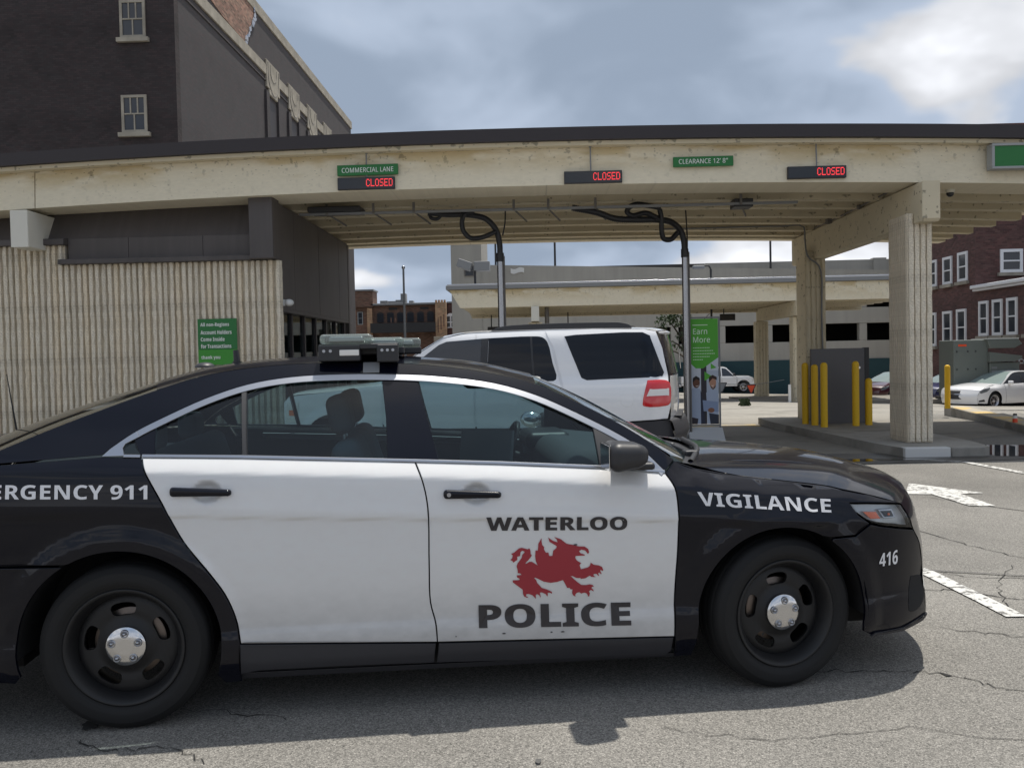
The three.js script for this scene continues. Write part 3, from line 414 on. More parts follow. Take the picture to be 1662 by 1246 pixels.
// concrete parking garage beyond
{
  const t = thing('parking_garage', 'long concrete parking garage with dark openings standing beyond the second canopy', 'building', [0, 0, -60]);
  const top = x => 7.62 - 0.036 * (x + 1.5);
  mesh('stair_tower', [box(-5.55, -3.5, -1.3, 12, 0, -8)], M.garage, t); windowOn(t, { z: 0 }, -3.9 + 0.75 - 1.5, 6.95, 0.65, 0.7, M.bracket, { f: 0.06, pane: M.paneDark });
  mesh('tower_post', [box(-2.62, -2.5, -1, 10.5, -0.3, -0.5), box(-2.35, -2.25, -1, 10.5, -0.3, -0.5)], M.ironDark, t);
  const par = new THREE.Shape([[-3.49, 5.55], [46, 5.55], [46, top(46)], [-3.49, top(-3.49)]].map(p => new THREE.Vector2(...p))); const pg = new THREE.ExtrudeGeometry(par, { depth: 0.3, bevelEnabled: false }); pg.translate(0, 0, -0.3); mesh('parapet', triUV(pg), M.garage, t);
  mesh('upper_parapet', rbox(12, 46, 6.9, 7.75, -3.0, -3.4, 0.02), M.garage, t); for (const x of [19.2, 23.6, 28]) mesh('parapet_pier', rbox(x, x + 0.9, 6.8, 7.85, -2.9, -3.5, 0.02), M.garage, t);
  for (const [a, b] of [[-1.4, 0.85], [3.26, 4.3]]) mesh('spandrel', rbox(-3.49, 46, a, b + (b < 1 ? 1.25 : 0), 0, -0.3, 0.02), M.garage, t);
  mesh('coping', rbox(-3.4, 46, 5.5, 5.6, 0.08, -0.34, 0.02), M.garage, t);
  for (let i = 0, x = -3.4; x < 46; x += 3.12, i++) { mesh('pier', [rbox(x, x + 0.5, 2.11, 3.25, -0.02, -0.5, 0.02)], M.garage, t); mesh('pier', rbox(x + 0.1, x + 0.5, 4.31, 5.49, -0.03, -0.5, 0.02), M.garage, t); if (x < 3.2) mesh('infill_wall', [box(x + 0.5, x + 3.12, 2.09, 3.27, -0.1, -0.25), box(x + 0.5, x + 3.12, 4.29, 5.52, -0.1, -0.25)], M.garage, t); }
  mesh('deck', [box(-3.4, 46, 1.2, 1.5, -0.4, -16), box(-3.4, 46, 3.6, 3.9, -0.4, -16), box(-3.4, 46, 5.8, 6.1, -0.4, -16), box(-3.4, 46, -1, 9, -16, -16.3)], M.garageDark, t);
  mesh('green_screen', box(5, 40, -1.6, 0.9, 0.08, 0.02), M.teal, t);
  for (const x of [-1.9]) mesh('door', box(x, x + 0.8, 1.5, 2.0, 0.03, 0.002), M.paneDark, t);
  mesh('torn_sheet', (() => { const g = new THREE.PlaneGeometry(0.9, 0.32, 8, 3), p = g.attributes.position; for (let i = 0; i < p.count; i++) { p.setZ(i, 0.04 * Math.sin(i * 1.7)); p.setY(i, p.getY(i) + 0.06 * Math.sin(p.getX(i) * 7)); } g.translate(-1.1, 7.25, 0.06); return g; })(), M.white, t);
}
for (const [x, label] of [[1.45, 'thin dark lamp post on the garage roof left of the second tube'], [15.95, 'thin dark lamp post on the garage roof above the right end of the second canopy']]) { const p = thing('roof_lamp_post', label, 'lamp post', [x, 7, -60.8], 0); mesh('pole', cyl(0.075, 0.06, [0, 0, 0], [0, 7, 0], 8), M.ironDark, p); mesh('lamp_head', rbox(-0.5, 0.5, 7, 7.15, 0.2, -0.2, 0.04), M.ironDark, p); }
// second canopy
{
  const t = thing('rear_canopy', 'second cream concrete canopy with metal roof edge standing in front of the parking garage', 'canopy', [0, 0, -36]);
  const X0 = -3.0, X1 = 15.2, end = (y0, y1, z, d, o0, o1) => { const g = new THREE.ExtrudeGeometry(new THREE.Shape([[X0 + o0, y0], [X1, y0], [X1, y1], [X0 + o1, y1]].map(p => new THREE.Vector2(...p))), { depth: d, bevelEnabled: false }); g.translate(0, 0, z - d); return triUV(g); };
  mesh('front_beam', beamUV(end(3.52, 4.24, 0, 0.5, 0, -0.42), 3.5, 4.2), M.beam, t);
  mesh('roof_edge', rbox(X0 - 0.55, X1, 4.25, 4.42, 0.15, -6.6, 0.02), M.galv, t); mesh('roof_trim', rbox(X0 - 0.5, X1, 4.425, 4.47, 0.1, -6.5, 0.01), M.satin, t);
  for (const z of [-1.5, -2.5, -3.5, -4.5, -5.5]) mesh('tee_stem', end(3.52, 4.24, z, 0.22, 0.05, -0.3), M.cream, t);
  mesh('rear_beam', end(3.36, 4.24, -6, 0.4, 0.05, -0.3), M.cream, t); mesh('slab', end(4.1, 4.245, -0.51, 5.5, 0, -0.3), M.cream, t);
  const cb = (x, z0, z1) => rbox(x - 0.16, x + 0.16, 2.92, 3.51, z0, z1, 0.02);
  mesh('cross_beam', cb(0.02, 0.16, -6.3), M.creamLight, t); mesh('cross_beam', cb(10.55, 0.16, -6.3), M.cream, t);
  for (const [x, z] of [[0.02, -0.4], [0.02, -5.6], [10.7, -0.4], [10.5, -5.6]]) { const c = mesh('column', rbox(x - 0.28, x + 0.28, -1, 2.9, z, z - 0.55, 0.03), M.cream, t); for (let i = 0; i < 4; i++) mesh('rib', box(x - 0.24 + i * 0.135, x - 0.17 + i * 0.135, -1, 2.88, z + 0.05, z), M.cream, c); }
  mesh('downpipe', cyl(0.09, 0.09, [0.5, -0.8, -0.6], [0.5, 3.5, -0.6], 8), M.bracket, t);
}
for (const [x, y, label] of [[-2.2, 2.62, 'black lane display under the second canopy, left of the pneumatic tube'], [1.36, 2.68, 'black lane display hanging under the second canopy, above the white roof rack'], [8.55, 2.98, 'black lane display hanging under the second canopy, above the banner']]) { const s = thing('rear_lane_display', label, 'electronic sign', [x, y, -41.5], 0, 'black displays under the second canopy'); mesh('housing', rbox(0, 0.7, 0, 0.3, 0, -0.12, 0.02), M.ledBox, s); mesh('hanger', cyl(0.03, 0.03, [0.18, 0.29, -0.06], [0.18, 0.85, -0.06], 6), M.ironDark, s); }
{
  const f = thing('flood_light', 'grey box flood light on a stubby pole above the second canopy roof edge', 'flood light', [-2.5, 4.4, -36.5]);
  mesh('pole', cyl(0.05, 0.05, [0.1, 0, 0], [0.1, 0.75, 0], 10), M.ironDark, f); const a = rbox(-0.42, 0.16, -0.17, 0.17, 0.24, -0.24, 0.03); a.rotateZ(-0.35); a.translate(-0.2, 0.85, 0); const b = rbox(-0.3, 0.35, -0.18, 0.2, 0.24, -0.24, 0.03); b.translate(0.36, 0.82, -0.1); mesh('lamp_housing', a, M.galv, f); mesh('ballast_box', b, M.galv, f);
  const l = thing('cobra_lamp', 'small arm lamp on a thin post above the second canopy roof, right of centre', 'lamp post', [8.25, 4.4, -42.0]); mesh('pole', cyl(0.05, 0.05, [0, -5, 0], [0, 1.0, 0], 8), M.ironDark, l); mesh('arm', tube([[0, 1.0, 0], [-0.1, 1.15, 0], [-0.35, 1.15, 0]], 0.04, 12, 6), M.ironDark, l); mesh('lamp_head', rbox(-0.85, -0.3, 1.0, 1.18, 0.15, -0.15, 0.06), M.galv, l);
  const fp = thing('flag_pole', 'bare tapered flag pole with a ball on top against the far clouds', 'flag pole', [-9.2, -1.1, -63]); mesh('pole', cyl(0.11, 0.07, [0, 0, 0], [0, 8.95, 0], 12), M.galv, fp); const bl = new THREE.SphereGeometry(0.13, 14, 10); bl.translate(0, 9.05, 0); mesh('ball', bl, M.satin, fp);
}
// red brick building at the right
{
  const t = thing('red_brick_building', 'red brick building with white sash windows and pale cornice at the right edge', 'building', [0, 0, 0]);
  const X = 20.9, ZC = -43;
  mesh('west_wall', box(X, X + 0.4, -2, 12, ZC - 0.41, -52), M.redBrick, t); mesh('upper_wall', box(X + 0.002, 40, -2, 12, ZC, ZC - 0.4), M.redBrick, t);
  mesh('wing_wall', box(X + 0.004, X + 0.4, -2, 4.12, -22, ZC + 0.003), M.redBrick, t); mesh('wing_front', box(X + 0.41, 40, -2, 4.12, -22, -22.4), M.redBrick, t); mesh('wing_roof', box(X + 0.41, 40, 3.9, 4.1, -22.41, ZC + 0.01), M.roof, t); mesh('main_roof', box(X + 0.41, 40, 11.6, 11.8, ZC - 0.41, -52), M.roof, t);
  mesh('cornice', [rbox(X - 0.32, X + 0.5, 4.24, 4.4, -21.7, ZC + 0.1, 0.03), rbox(X - 0.2, X + 0.45, 4.125, 4.235, -21.8, ZC + 0.1, 0.03)], M.whiteFrame, t);
  const W = { x: X, s: -1 };
  for (const [u, y, h] of [[43.7, 4.72, 1.42], [45.3, 4.7, 1.38], [43.85, 1.6, 1.78], [45.35, 1.6, 1.75], [47.1, 1.6, 1.75], [47, 4.7, 1.38]]) windowOn(t, W, -u - 0.98, y, 0.98, h, M.whiteFrame, { f: 0.13, sill: M.limeDirty });
  for (let i = 0; i < 11; i++) windowOn(t, W, -42.6 + i * 1.24 + (i > 2 ? 0.25 : 0) + (i > 5 ? 0.3 : 0), 2.02, 0.86, 1.62, M.whiteFrame, { f: 0.13, sill: M.limeDirty });
  windowOn(t, { z: ZC }, 22.05, 5.0, 1.05, 1.1, M.whiteFrame, { f: 0.14, sill: M.limeDirty });
}
// far buildings in the gap
{
  const t = thing('brown_tower_building', 'far brown brick building with a square roof tower beside the dark panels', 'building', [0, 0, -85]);
  mesh('wall', box(-20, -15.9, -1.5, 7.0, 0, -8), M.farBrick, t); mesh('tower', box(-17.1, -15.35, 6.5, 8.0, 0.4, -2), M.farBrick, t); mesh('tower_cap', box(-17.2, -15.25, 8.01, 8.15, 0.5, -2.1), M.galv, t); windowOn(t, { z: 0 }, -16.9, 4.85, 0.5, 1.2, M.greyFrame, { f: 0.06 });
  const b = thing('balcony_building', 'far tan brick building with arched windows over a black balcony', 'building', [0, 0, -85]);
  mesh('wall', box(-15.45, -9.4, -1.5, 6.6, 0, -8), M.farBrick, b); mesh('sunlit_corner', box(-15.95, -15.46, -1.5, 6.4, 0.3, -8), M.tanBrick, b); mesh('cornice', rbox(-15.6, -9.3, 6.61, 6.8, 0.4, -8.2, 0.03), M.galv, b);  // tan brick on the corner face puts its sunlight into the colour
  for (let i = 0; i < 6; i++) { const x = -15.05 + i * 0.96, s = new THREE.Shape(); s.moveTo(0, 0); s.lineTo(0.66, 0); s.lineTo(0.66, 0.85); s.quadraticCurveTo(0.33, 1.12, 0, 0.85); const g = new THREE.ExtrudeGeometry(s, { depth: 0.05, bevelEnabled: false }); g.translate(x, 5.0, 0.02); const w = mesh('window', g, M.ironDark, b); const p = new THREE.ShapeGeometry(new THREE.Shape([[0.06, 0.04], [0.6, 0.04], [0.6, 0.82], [0.06, 0.82]].map(q => new THREE.Vector2(...q)))); p.translate(x, 5.0, 0.075); mesh('pane', p, M.pane, w); }
  for (const x of [-13.9, -10.9]) mesh('plaque', box(x, x + 0.8, 6.18, 6.4, 0.05, 0.002), M.ironDark, b);
  mesh('balcony', [box(-15.5, -9.35, 4.1, 4.9, 1.2, 1.1), box(-15.5, -9.35, 4.0, 4.1, 1.2, 0.002)], M.ironDark, b); for (const x of [-13.6, -13.2]) mesh('balcony_post', box(x, x + 0.08, 4.0, 5.4, 1.0, 0.9), M.farBrick, b);
  for (const [x, w, h] of [[-14.9, 0.7, 0.35], [-14.1, 0.7, 0.3], [-12.9, 0.5, 1.0], [-12.1, 0.4, 0.3], [-13.4, 0.5, 0.4]]) mesh('rooftop_unit', rbox(x, x + w, 6.8, 6.8 + h, -1, -2, 0.03), M.galv, b);
  const g = thing('tan_gable_building', 'far sunlit tan brick gable with stepped top between darker buildings', 'building', [0, 0, -84]);
  mesh('wall', box(-9.35, -8.35, -1.5, 6.75, 0, -8), M.tanBrick, g); for (let i = 0; i < 4; i++) mesh('crenel', box(-9.35 + i * 0.27, -9.2 + i * 0.27, 6.76, 6.98, 0, -0.6), M.tanBrick, g); for (let i = 0; i < 3; i++) mesh('slot_window', box(-9.15 + i * 0.27, -9.05 + i * 0.27, 3.9 + i * 0.3, 5.3 + i * 0.15, 0.02, 0.002), M.farBrick, g); mesh('low_wall', rbox(-9.4, -7.2, 2.4, 3.5, 1.4, 0.6, 0.02), M.limeDirty, g);
  const a = thing('arched_window_building', 'far red brick building with one white arched window beside the garage tower', 'building', [0, 0, -85]);
  mesh('wall', box(-8.3, -5, -1.5, 6.7, 0, -8), M.redBrick, a); mesh('coping', box(-8.35, -5, 6.71, 6.85, 0.1, -8), M.galv, a);
  const s = new THREE.Shape(); s.moveTo(-0.45, 0); s.lineTo(0.45, 0); s.lineTo(0.45, 0.95); s.absarc(0, 0.95, 0.45, 0, Math.PI); const hole = (x0, x1, y0, y1) => new THREE.Path([[x0, y0], [x0, y1], [x1, y1], [x1, y0]].map(p => new THREE.Vector2(...p))); s.holes.push(hole(-0.36, -0.06, 0.08, 0.5), hole(0.06, 0.36, 0.08, 0.5), hole(-0.36, -0.06, 0.6, 1.1), hole(0.06, 0.36, 0.6, 1.1)); const eg = new THREE.ExtrudeGeometry(s, { depth: 0.1, bevelEnabled: false }); eg.translate(-8.0, 4.35, 0.02); const w = mesh('window', eg, M.whiteFrame, a); mesh('pane', box(-8.4, -7.6, 4.4, 5.5, 0.03, 0.005), M.pane, w);
}

// ------------------------------------------------------------------ island, kerbs, bollards and small things under the canopy
{
  const isl = [[5.14, -12.58], [5.0, -13.4], [4.78, -16.0], [4.62, -17.6], [4.66, -18.9], [5.0, -19.3], [6.3, -19.3], [6.46, -18], [6.46, -13.4], [6.34, -12.66], [6.2, -12.58]];
  structure(mesh('traffic_island', prism(isl, 0, 0.135), M.conc)); const ti = scene.getObjectByName('traffic_island');
  mesh('painted_kerb', rbox(5.13, 5.76, 0.0, 0.142, -12.56, -12.72, 0.015), M.kerbPaint, ti); mesh('kerb_stone', rbox(5.775, 6.24, 0.0, 0.142, -12.56, -12.72, 0.02), M.conc, ti);
  const kb = [[9.75, -21.6], [8.55, -15.9], [8.2, -14.2], [8.75, -14.1], [9.1, -15.8], [10.3, -21.4]]; structure(mesh('kerb_island', prism(kb, -0.2, 0.13), M.conc)); structure(mesh('kerb_top_paint', prism([[9.76, -21.5], [8.58, -15.9], [8.24, -14.3], [8.6, -14.25], [8.98, -15.85], [10.1, -21.4]], 0.131, 0.137), M.yellowWorn));
  structure(mesh('far_kerb', prism([[11.3, -27.2], [20, -25.2], [20, -24.9], [11.3, -26.8]], -0.7, -0.32), M.conc));
  structure(mesh('far_island', prism([[9.1, -36.4], [9.0, -42], [9.4, -43], [20, -43], [20, -36.2]], -1.2, -0.55), M.concDark)); structure(mesh('left_island', prism([[0.2, -33], [4.5, -33], [4.6, -36], [0, -36]], -0.9, -0.27), M.concDark));
  const B = (x, z, h, label) => {
    const g = new THREE.LatheGeometry([[0.001, 0], [0.062, 0], [0.062, h - 0.06], [0.056, h - 0.03], [0.04, h - 0.008], [0.02, h], [0.001, h + 0.002]].map(p => new THREE.Vector2(...p)), 20);
    const o = mesh('bollard', g, M.yellow); o.position.set(x, z < -19.5 ? 0.13 : 0.135, z); return tag(o, label, 'bollard', 'yellow safety bollards');
  };
  B(5.11, -17.1, 1.16, 'tall yellow bollard against the rear column, farthest left of the row'); B(5.18, -16.75, 1.13, 'tall yellow bollard second from left, at the grey screen edge'); B(5.21, -16.3, 1.17, 'tall yellow bollard in front of the left part of the grey screen'); B(5.83, -16.45, 1.18, 'tall yellow bollard in front of the right part of the grey screen'); B(6.12, -16.6, 0.86, 'short yellow bollard just right of the grey screen'); B(9.42, -20.7, 1.0, 'lone yellow bollard in front of the parked white sedan');
  const p = thing('equipment_screen', 'grey metal screen panel standing on the island behind yellow bollards', 'screen', [5.18, 0.135, -17.0]);
  mesh('panel', rbox(0.0, 1.1, 0, 1.42, 0.04, -0.02, 0.01), M.greyPanel, p); mesh('side_panel', rbox(1.04, 1.09, 0, 1.38, -0.07, -0.7, 0.01), M.greyPanel, p); mesh('edge_post', rbox(1.05, 1.14, 0, 1.43, 0.05, -0.06, 0.01), M.ironDark, p); mesh('knob', cyl(0.025, 0.025, [0.93, 1.05, 0.04], [0.93, 1.05, 0.07], 10), M.chrome, p); p.rotation.y = 0.12;
  const o = thing('orange_marker', 'tiny orange and white marker standing on the kerb by the puddle', 'marker', [8.75, 0.137, -16.55]); mesh('orange_band', cyl(0.045, 0.04, [0, 0, 0], [0, 0.07, 0], 14), M.orange, o); mesh('white_band', cyl(0.04, 0.036, [0, 0.071, 0], [0, 0.13, 0], 14), M.white, o); mesh('black_cap', cyl(0.036, 0.03, [0, 0.131, 0], [0, 0.16, 0], 14), M.rubber, o);
  // hanging triangles on a cable
  const tri = (x, y, z, s, m, label) => { const t = thing('triangle_plate', label, 'warning sign', [x, y, z]); const sh = new THREE.Shape([[-s / 2, 0], [s / 2, 0], [s * 0.1, -s * 0.85], [-s * 0.1, -s * 0.85]].map(q => new THREE.Vector2(...q))); mesh('plate', new THREE.ExtrudeGeometry(sh, { depth: 0.02, bevelEnabled: false }), m, t); mesh('edge', [cyl(0.018, 0.018, [-s / 2, 0, 0.02], [s / 2, 0, 0.02], 6), cyl(0.018, 0.018, [s / 2, 0, 0.02], [s * 0.1, -s * 0.85, 0.02], 6), cyl(0.018, 0.018, [-s / 2, 0, 0.02], [-s * 0.1, -s * 0.85, 0.02], 6)], M.ironDark, t); };
  tri(8.75, 0.17, -36.6, 0.38, M.orange, 'red triangle plate hung upside down beside the rear canopy column'); tri(7.55, 0.27, -36.6, 0.42, M.galv, 'grey back of a triangle plate hung below the white pickup');
  const ch = thing('barrier_cable', 'thin cable carrying two triangle plates across the far lane', 'cable', [0, 0, -36.6]); mesh('line', tube([[4.2, 0.42, 0], [5.5, 0.3, 0], [7.5, 0.22, 0], [9, 0.2, 0], [10.1, 0.35, 0]], 0.012, 40, 5), M.galv, ch);
  for (const [x, z, h, label] of [[9.86, -35.0, 0.72, 'short white post standing right of the red triangle plate'], [11.85, -28.5, 0.82, 'slim white post between the grey screen and the concrete column']]) { const w = mesh('white_post', cyl(0.06, 0.055, [0, 0, 0], [0, h, 0], 12), M.white); w.position.set(x, gy(x, z) - 0.02, z); tag(w, label, 'post'); }
  const yb = mesh('bollard', new THREE.LatheGeometry([[0.001, 0], [0.07, 0], [0.07, 0.72], [0.05, 0.78], [0.001, 0.8]].map(q => new THREE.Vector2(...q)), 16), M.yellow); yb.position.set(2.55, gy(2.55, -19.2), -17.3); tag(yb, 'yellow bollard half hidden behind the white vehicle tail light', 'bollard', 'yellow safety bollards');
  const wd = thing('weed', 'small weed growing from the far lane beyond the banner', 'plant', [7.0, gy(7, -30), -30.2]); seed = 77; const bl = []; for (let i = 0; i < 40; i++) { const g = new THREE.PlaneGeometry(0.06, rr(0.15, 0.32), 1, 2); g.rotateZ(rr(-0.8, 0.8)); g.rotateY(rr(0, 6)); g.translate(rr(-0.15, 0.15), 0.2, rr(-0.1, 0.1)); g.translate(0, -0.08, 0); bl.push(g); } mesh('foliage', bl, M.weed, wd);
}
// banner stand
{
  const b = thing('banner_stand', 'upright banner stand reading Earn More above two men in shirts', 'banner', [2.6, 0, -15.2], -0.05);
  mesh('base', (() => { const s = new THREE.ExtrudeGeometry(new THREE.Shape([[0.35, 0], [-0.25, 0], [-0.2, 0.06], [0.1, 0.24], [0.2, 0.24]].map(p => new THREE.Vector2(...p))), { depth: 0.56, bevelEnabled: true, bevelSize: 0.01, bevelThickness: 0.01, bevelSegments: 2 }); s.rotateY(Math.PI / 2); s.translate(-0.03, 0.01, 0.12); return s; })(), std([0.5, 0.51, 0.52], 0.5), b);
  mesh('frame', [cyl(0.016, 0.016, [-0.015, 0.2, 0], [-0.015, 2.13, 0], 10), cyl(0.016, 0.016, [0.505, 0.2, 0], [0.505, 2.13, 0], 10), cyl(0.014, 0.014, [-0.015, 0.3, 0], [0.505, 0.3, 0], 10), cyl(0.014, 0.014, [-0.015, 2.12, 0], [0.505, 2.12, 0], 10)], M.galv, b);
  const cv = document.createElement('canvas'); cv.width = 320; cv.height = 1140; const c = cv.getContext('2d'); const E = (x, y, rx, ry, f) => { c.fillStyle = f; c.beginPath(); c.ellipse(x, y, rx, ry, 0, 0, Math.PI * 2); c.fill(); }; const P = (pts, f) => { c.fillStyle = f; c.beginPath(); pts.forEach((p, i) => i ? c.lineTo(p[0], p[1]) : c.moveTo(p[0], p[1])); c.closePath(); c.fill(); };
  c.fillStyle = '#c9ced6'; c.fillRect(0, 0, 320, 1140); c.fillStyle = '#39343a'; c.fillRect(125, 500, 62, 640); c.fillStyle = '#b4bcc9'; c.fillRect(187, 560, 133, 300);
  P([[0, 0], [320, 0], [320, 420], [150, 535], [70, 535], [0, 470]], '#55a838'); P([[165, 570], [250, 625], [165, 670]], '#5cae3d'); P([[235, 480], [300, 530], [235, 545]], '#5cae3d');
  P([[0, 770], [60, 735], [115, 760], [128, 830], [150, 1140], [0, 1140]], '#aab5c8'); P([[118, 770], [150, 900], [165, 1140], [120, 1140]], '#2f3345'); E(72, 690, 40, 58, '#6d4634'); P([[30, 690], [34, 640], [70, 615], [110, 640], [112, 668], [70, 650]], '#231a18'); c.strokeStyle = '#efe6dc'; c.lineWidth = 6; c.beginPath(); c.arc(80, 712, 16, 0.3, 2.5); c.stroke();
  P([[180, 800], [230, 760], [320, 780], [320, 1140], [200, 1140]], '#aeb9cc'); E(255, 690, 38, 54, '#b98a70'); P([[212, 690], [214, 630], [255, 608], [300, 632], [300, 665], [255, 645]], '#3a271f'); P([[225, 715], [258, 752], [290, 715], [285, 745], [258, 770], [232, 745]], '#5b4034'); c.beginPath(); c.arc(252, 715, 12, 0.3, 2.7); c.stroke();
  P([[140, 880], [320, 900], [320, 1010], [150, 1000]], '#8d9cb8'); E(235, 990, 36, 26, '#8a5f49'); P([[0, 1060], [90, 1080], [80, 1140], [0, 1140]], '#3a3238'); P([[210, 1020], [320, 1040], [320, 1140], [225, 1140]], '#343844');
  c.fillStyle = '#dfeedb'; c.font = '84px sans-serif'; c.fillText('Earn', 36, 165); c.fillText('More', 36, 255); c.font = '24px sans-serif'; c.fillStyle = '#cfe6c6'; for (const [y, w] of [[320, 190], [352, 210], [384, 235], [416, 190], [448, 110]]) for (let x = 40; x < 40 + w; x += 19) c.fillRect(x, y - 12, 14, 9); c.fillRect(36, 62, 170, 9);
  const t = new THREE.CanvasTexture(cv); t.colorSpace = THREE.SRGBColorSpace; const g = new THREE.PlaneGeometry(0.48, 1.78); g.translate(0.245, 1.21, 0.0); mesh('printed_panel', g, std([0.95, 0.95, 0.95], 0.7, { map: t }), b);
  const gb = new THREE.BoxGeometry(0.476, 1.776, 0.006); gb.translate(0.245, 1.21, -0.006); mesh('backing_panel', gb, M.white, b);
}
// generator behind the parked cars, and the sparse tree
{
  const g = thing('generator_unit', 'grey green generator housing with sloped exhaust hood behind the white sedan', 'generator', [16.4, -0.95, -35.5]);
  mesh('housing', [rbox(0, 1.35, 0.5, 2.75, 0, -1.3, 0.04)], M.equip, g); mesh('intake_hood', [rbox(1.36, 2.5, 0.5, 1.85, 0.1, -1.2, 0.03)], M.equip, g);
  const s = new THREE.ExtrudeGeometry(new THREE.Shape([[1.25, 2.72], [2.42, 2.72], [2.55, 2.56], [2.28, 2.42], [1.35, 2.42]].map(p => new THREE.Vector2(...p))), { depth: 1.2, bevelEnabled: true, bevelSize: 0.02, bevelThickness: 0.02, bevelSegments: 1 }); s.translate(0, 0, -1.05); mesh('upper_hood', s, M.equip, g); mesh('hood_cap', rbox(1.18, 2.45, 2.745, 2.79, 0.17, -1.07, 0.01), std([0.34, 0.36, 0.34], 0.5), g); const s2 = new THREE.ExtrudeGeometry(new THREE.Shape([[1.3, 2.26], [2.55, 2.1], [2.55, 1.98], [2.3, 1.88], [1.3, 1.88]].map(p => new THREE.Vector2(...p))), { depth: 1.2, bevelEnabled: false }); s2.translate(0, 0, -1.0); mesh('lower_hood', s2, M.equip, g);
  for (let i = 0; i < 6; i++) mesh('louver', box(1.42, 1.62, 0.9 + i * 0.14, 0.98 + i * 0.14, 0.13, 0.102), M.galv, g); const bolts = []; for (const x of [0.12, 0.55, 0.85]) for (const y of [0.8, 1.6, 2.3]) bolts.push(cyl(0.03, 0.03, [x, y, 0], [x, y, 0.03], 8)); mesh('latch', bolts, M.ironDark, g); mesh('base_skid', box(-0.1, 2.6, 0, 0.5, 0.1, -1.4), M.ironDark, g); mesh('warning_label', box(0.18, 0.5, 2.5, 2.58, 0.012, 0.003), M.orange, g);
  const u = thing('bike_rack', 'row of thin steel hoops behind the roof of the white sedan', 'rack', [18.3, -0.2, -36]); for (let i = 0; i < 9; i++) { const r = new THREE.TorusGeometry(0.14, 0.018, 6, 14, Math.PI); r.translate(i * 0.2, 1.05, 0); mesh('hoop', r, M.satin, u); } mesh('rail', [cyl(0.02, 0.02, [-0.2, 1.03, 0], [1.9, 1.03, 0], 6), cyl(0.03, 0.03, [0, -0.6, 0], [0, 1.03, 0], 6), cyl(0.03, 0.03, [1.7, -0.6, 0], [1.7, 1.03, 0], 6)], M.galv, u);
  const t = thing('sparse_tree', 'thin leaning tree with sparse foliage in front of the garage, left of the banner', 'tree', [8.75, gy(8.75, -50) - 0.05, -50]);
  const limbs = [[[0, 0, 0], [-0.1, 1.2, 0], [-0.35, 2.3, 0.1], [-0.6, 3.2, 0.1], [-0.65, 4.2, 0.1]], [[-0.3, 2.2, 0.1], [-0.9, 2.9, 0.3], [-1.5, 3.1, 0.3], [-1.9, 3.0, 0.4]], [[-0.25, 2.0, 0], [-1.0, 2.5, -0.3], [-1.6, 2.4, -0.4], [-2.0, 2.2, -0.3]], [[-0.55, 3.1, 0.1], [-1.1, 4.0, -0.2], [-1.5, 4.5, -0.3]], [[-0.5, 2.8, 0.1], [0.1, 3.7, 0.2], [0.8, 4.4, 0.1], [1.1, 4.7, 0.1]], [[-0.6, 3.6, 0.1], [-0.3, 4.4, 0.4], [-0.4, 5.0, 0.3]]];
  mesh('trunk', limbs.map((l, i) => { const gg = tube(l, 1, 20, 6), p = gg.attributes.position; const cu = new THREE.CatmullRomCurve3(l.map(q => new THREE.Vector3(...q)), false, 'centripetal'); const r0 = i ? 0.07 : 0.17, r1 = i ? 0.012 : 0.04; for (let k = 0; k < p.count; k++) { const tt = Math.floor(k / 7) / 20, o = cu.getPointAt(Math.min(1, tt)), v = new THREE.Vector3().fromBufferAttribute(p, k).sub(o).multiplyScalar(mix(r0, r1, tt)).add(o); p.setXYZ(k, v.x, v.y, v.z); } gg.computeVertexNormals(); return gg; }), M.bark, t);
  seed = 12; const lv = []; for (const [cx, cy, cz, r, n] of [[-0.7, 4.3, 0.1, 0.6, 260], [-1.3, 4.4, 0, 0.55, 200], [-0.5, 3.4, 0.2, 0.45, 120], [-0.3, 4.9, 0.2, 0.4, 90], [-1.8, 2.6, 0.1, 0.5, 90], [-1.3, 2.75, 0.3, 0.4, 60], [-0.45, 2.7, 0.2, 0.35, 60], [-1.7, 4.0, 0, 0.35, 50]]) for (let i = 0; i < n; i++) { const q = new THREE.PlaneGeometry(rr(0.06, 0.12), rr(0.1, 0.17)); q.rotateX(rr(0, 6)); q.rotateY(rr(0, 6)); const a = rr(0, 6.28), b = Math.acos(rr(-1, 1)), d = r * Math.cbrt(rnd()); q.translate(cx + d * Math.sin(b) * Math.cos(a) * 1.2, cy + d * Math.cos(b) * 0.8, cz + d * Math.sin(b) * Math.sin(a)); lv.push(q); } const cr = mesh('crown', lv, M.leaf, t);
}

// ------------------------------------------------------------------ vehicle bodywork
function pchip(X, Y) {                                            // smooth monotone table
  const n = X.length, d = [], m = []; for (let i = 0; i < n - 1; i++) d.push((Y[i + 1] - Y[i]) / (X[i + 1] - X[i]));
  m[0] = d[0]; m[n - 1] = d[n - 2]; for (let i = 1; i < n - 1; i++) m[i] = d[i - 1] * d[i] <= 0 ? 0 : 2 * d[i - 1] * d[i] / (d[i - 1] + d[i]);
  return x => { if (x <= X[0]) return Y[0] + m[0] * (x - X[0]); if (x >= X[n - 1]) return Y[n - 1] + m[n - 1] * (x - X[n - 1]); let i = 0; while (x > X[i + 1]) i++; const h = X[i + 1] - X[i], t = (x - X[i]) / h, t2 = t * t, t3 = t2 * t; return Y[i] * (2 * t3 - 3 * t2 + 1) + h * m[i] * (t3 - 2 * t2 + t) + Y[i + 1] * (-2 * t3 + 3 * t2) + h * m[i + 1] * (t3 - t2); };
}
const area = P => { let a = 0; P.forEach((p, i) => { const q = P[(i + 1) % P.length]; a += p[0] * q[1] - q[0] * p[1]; }); return a / 2; };
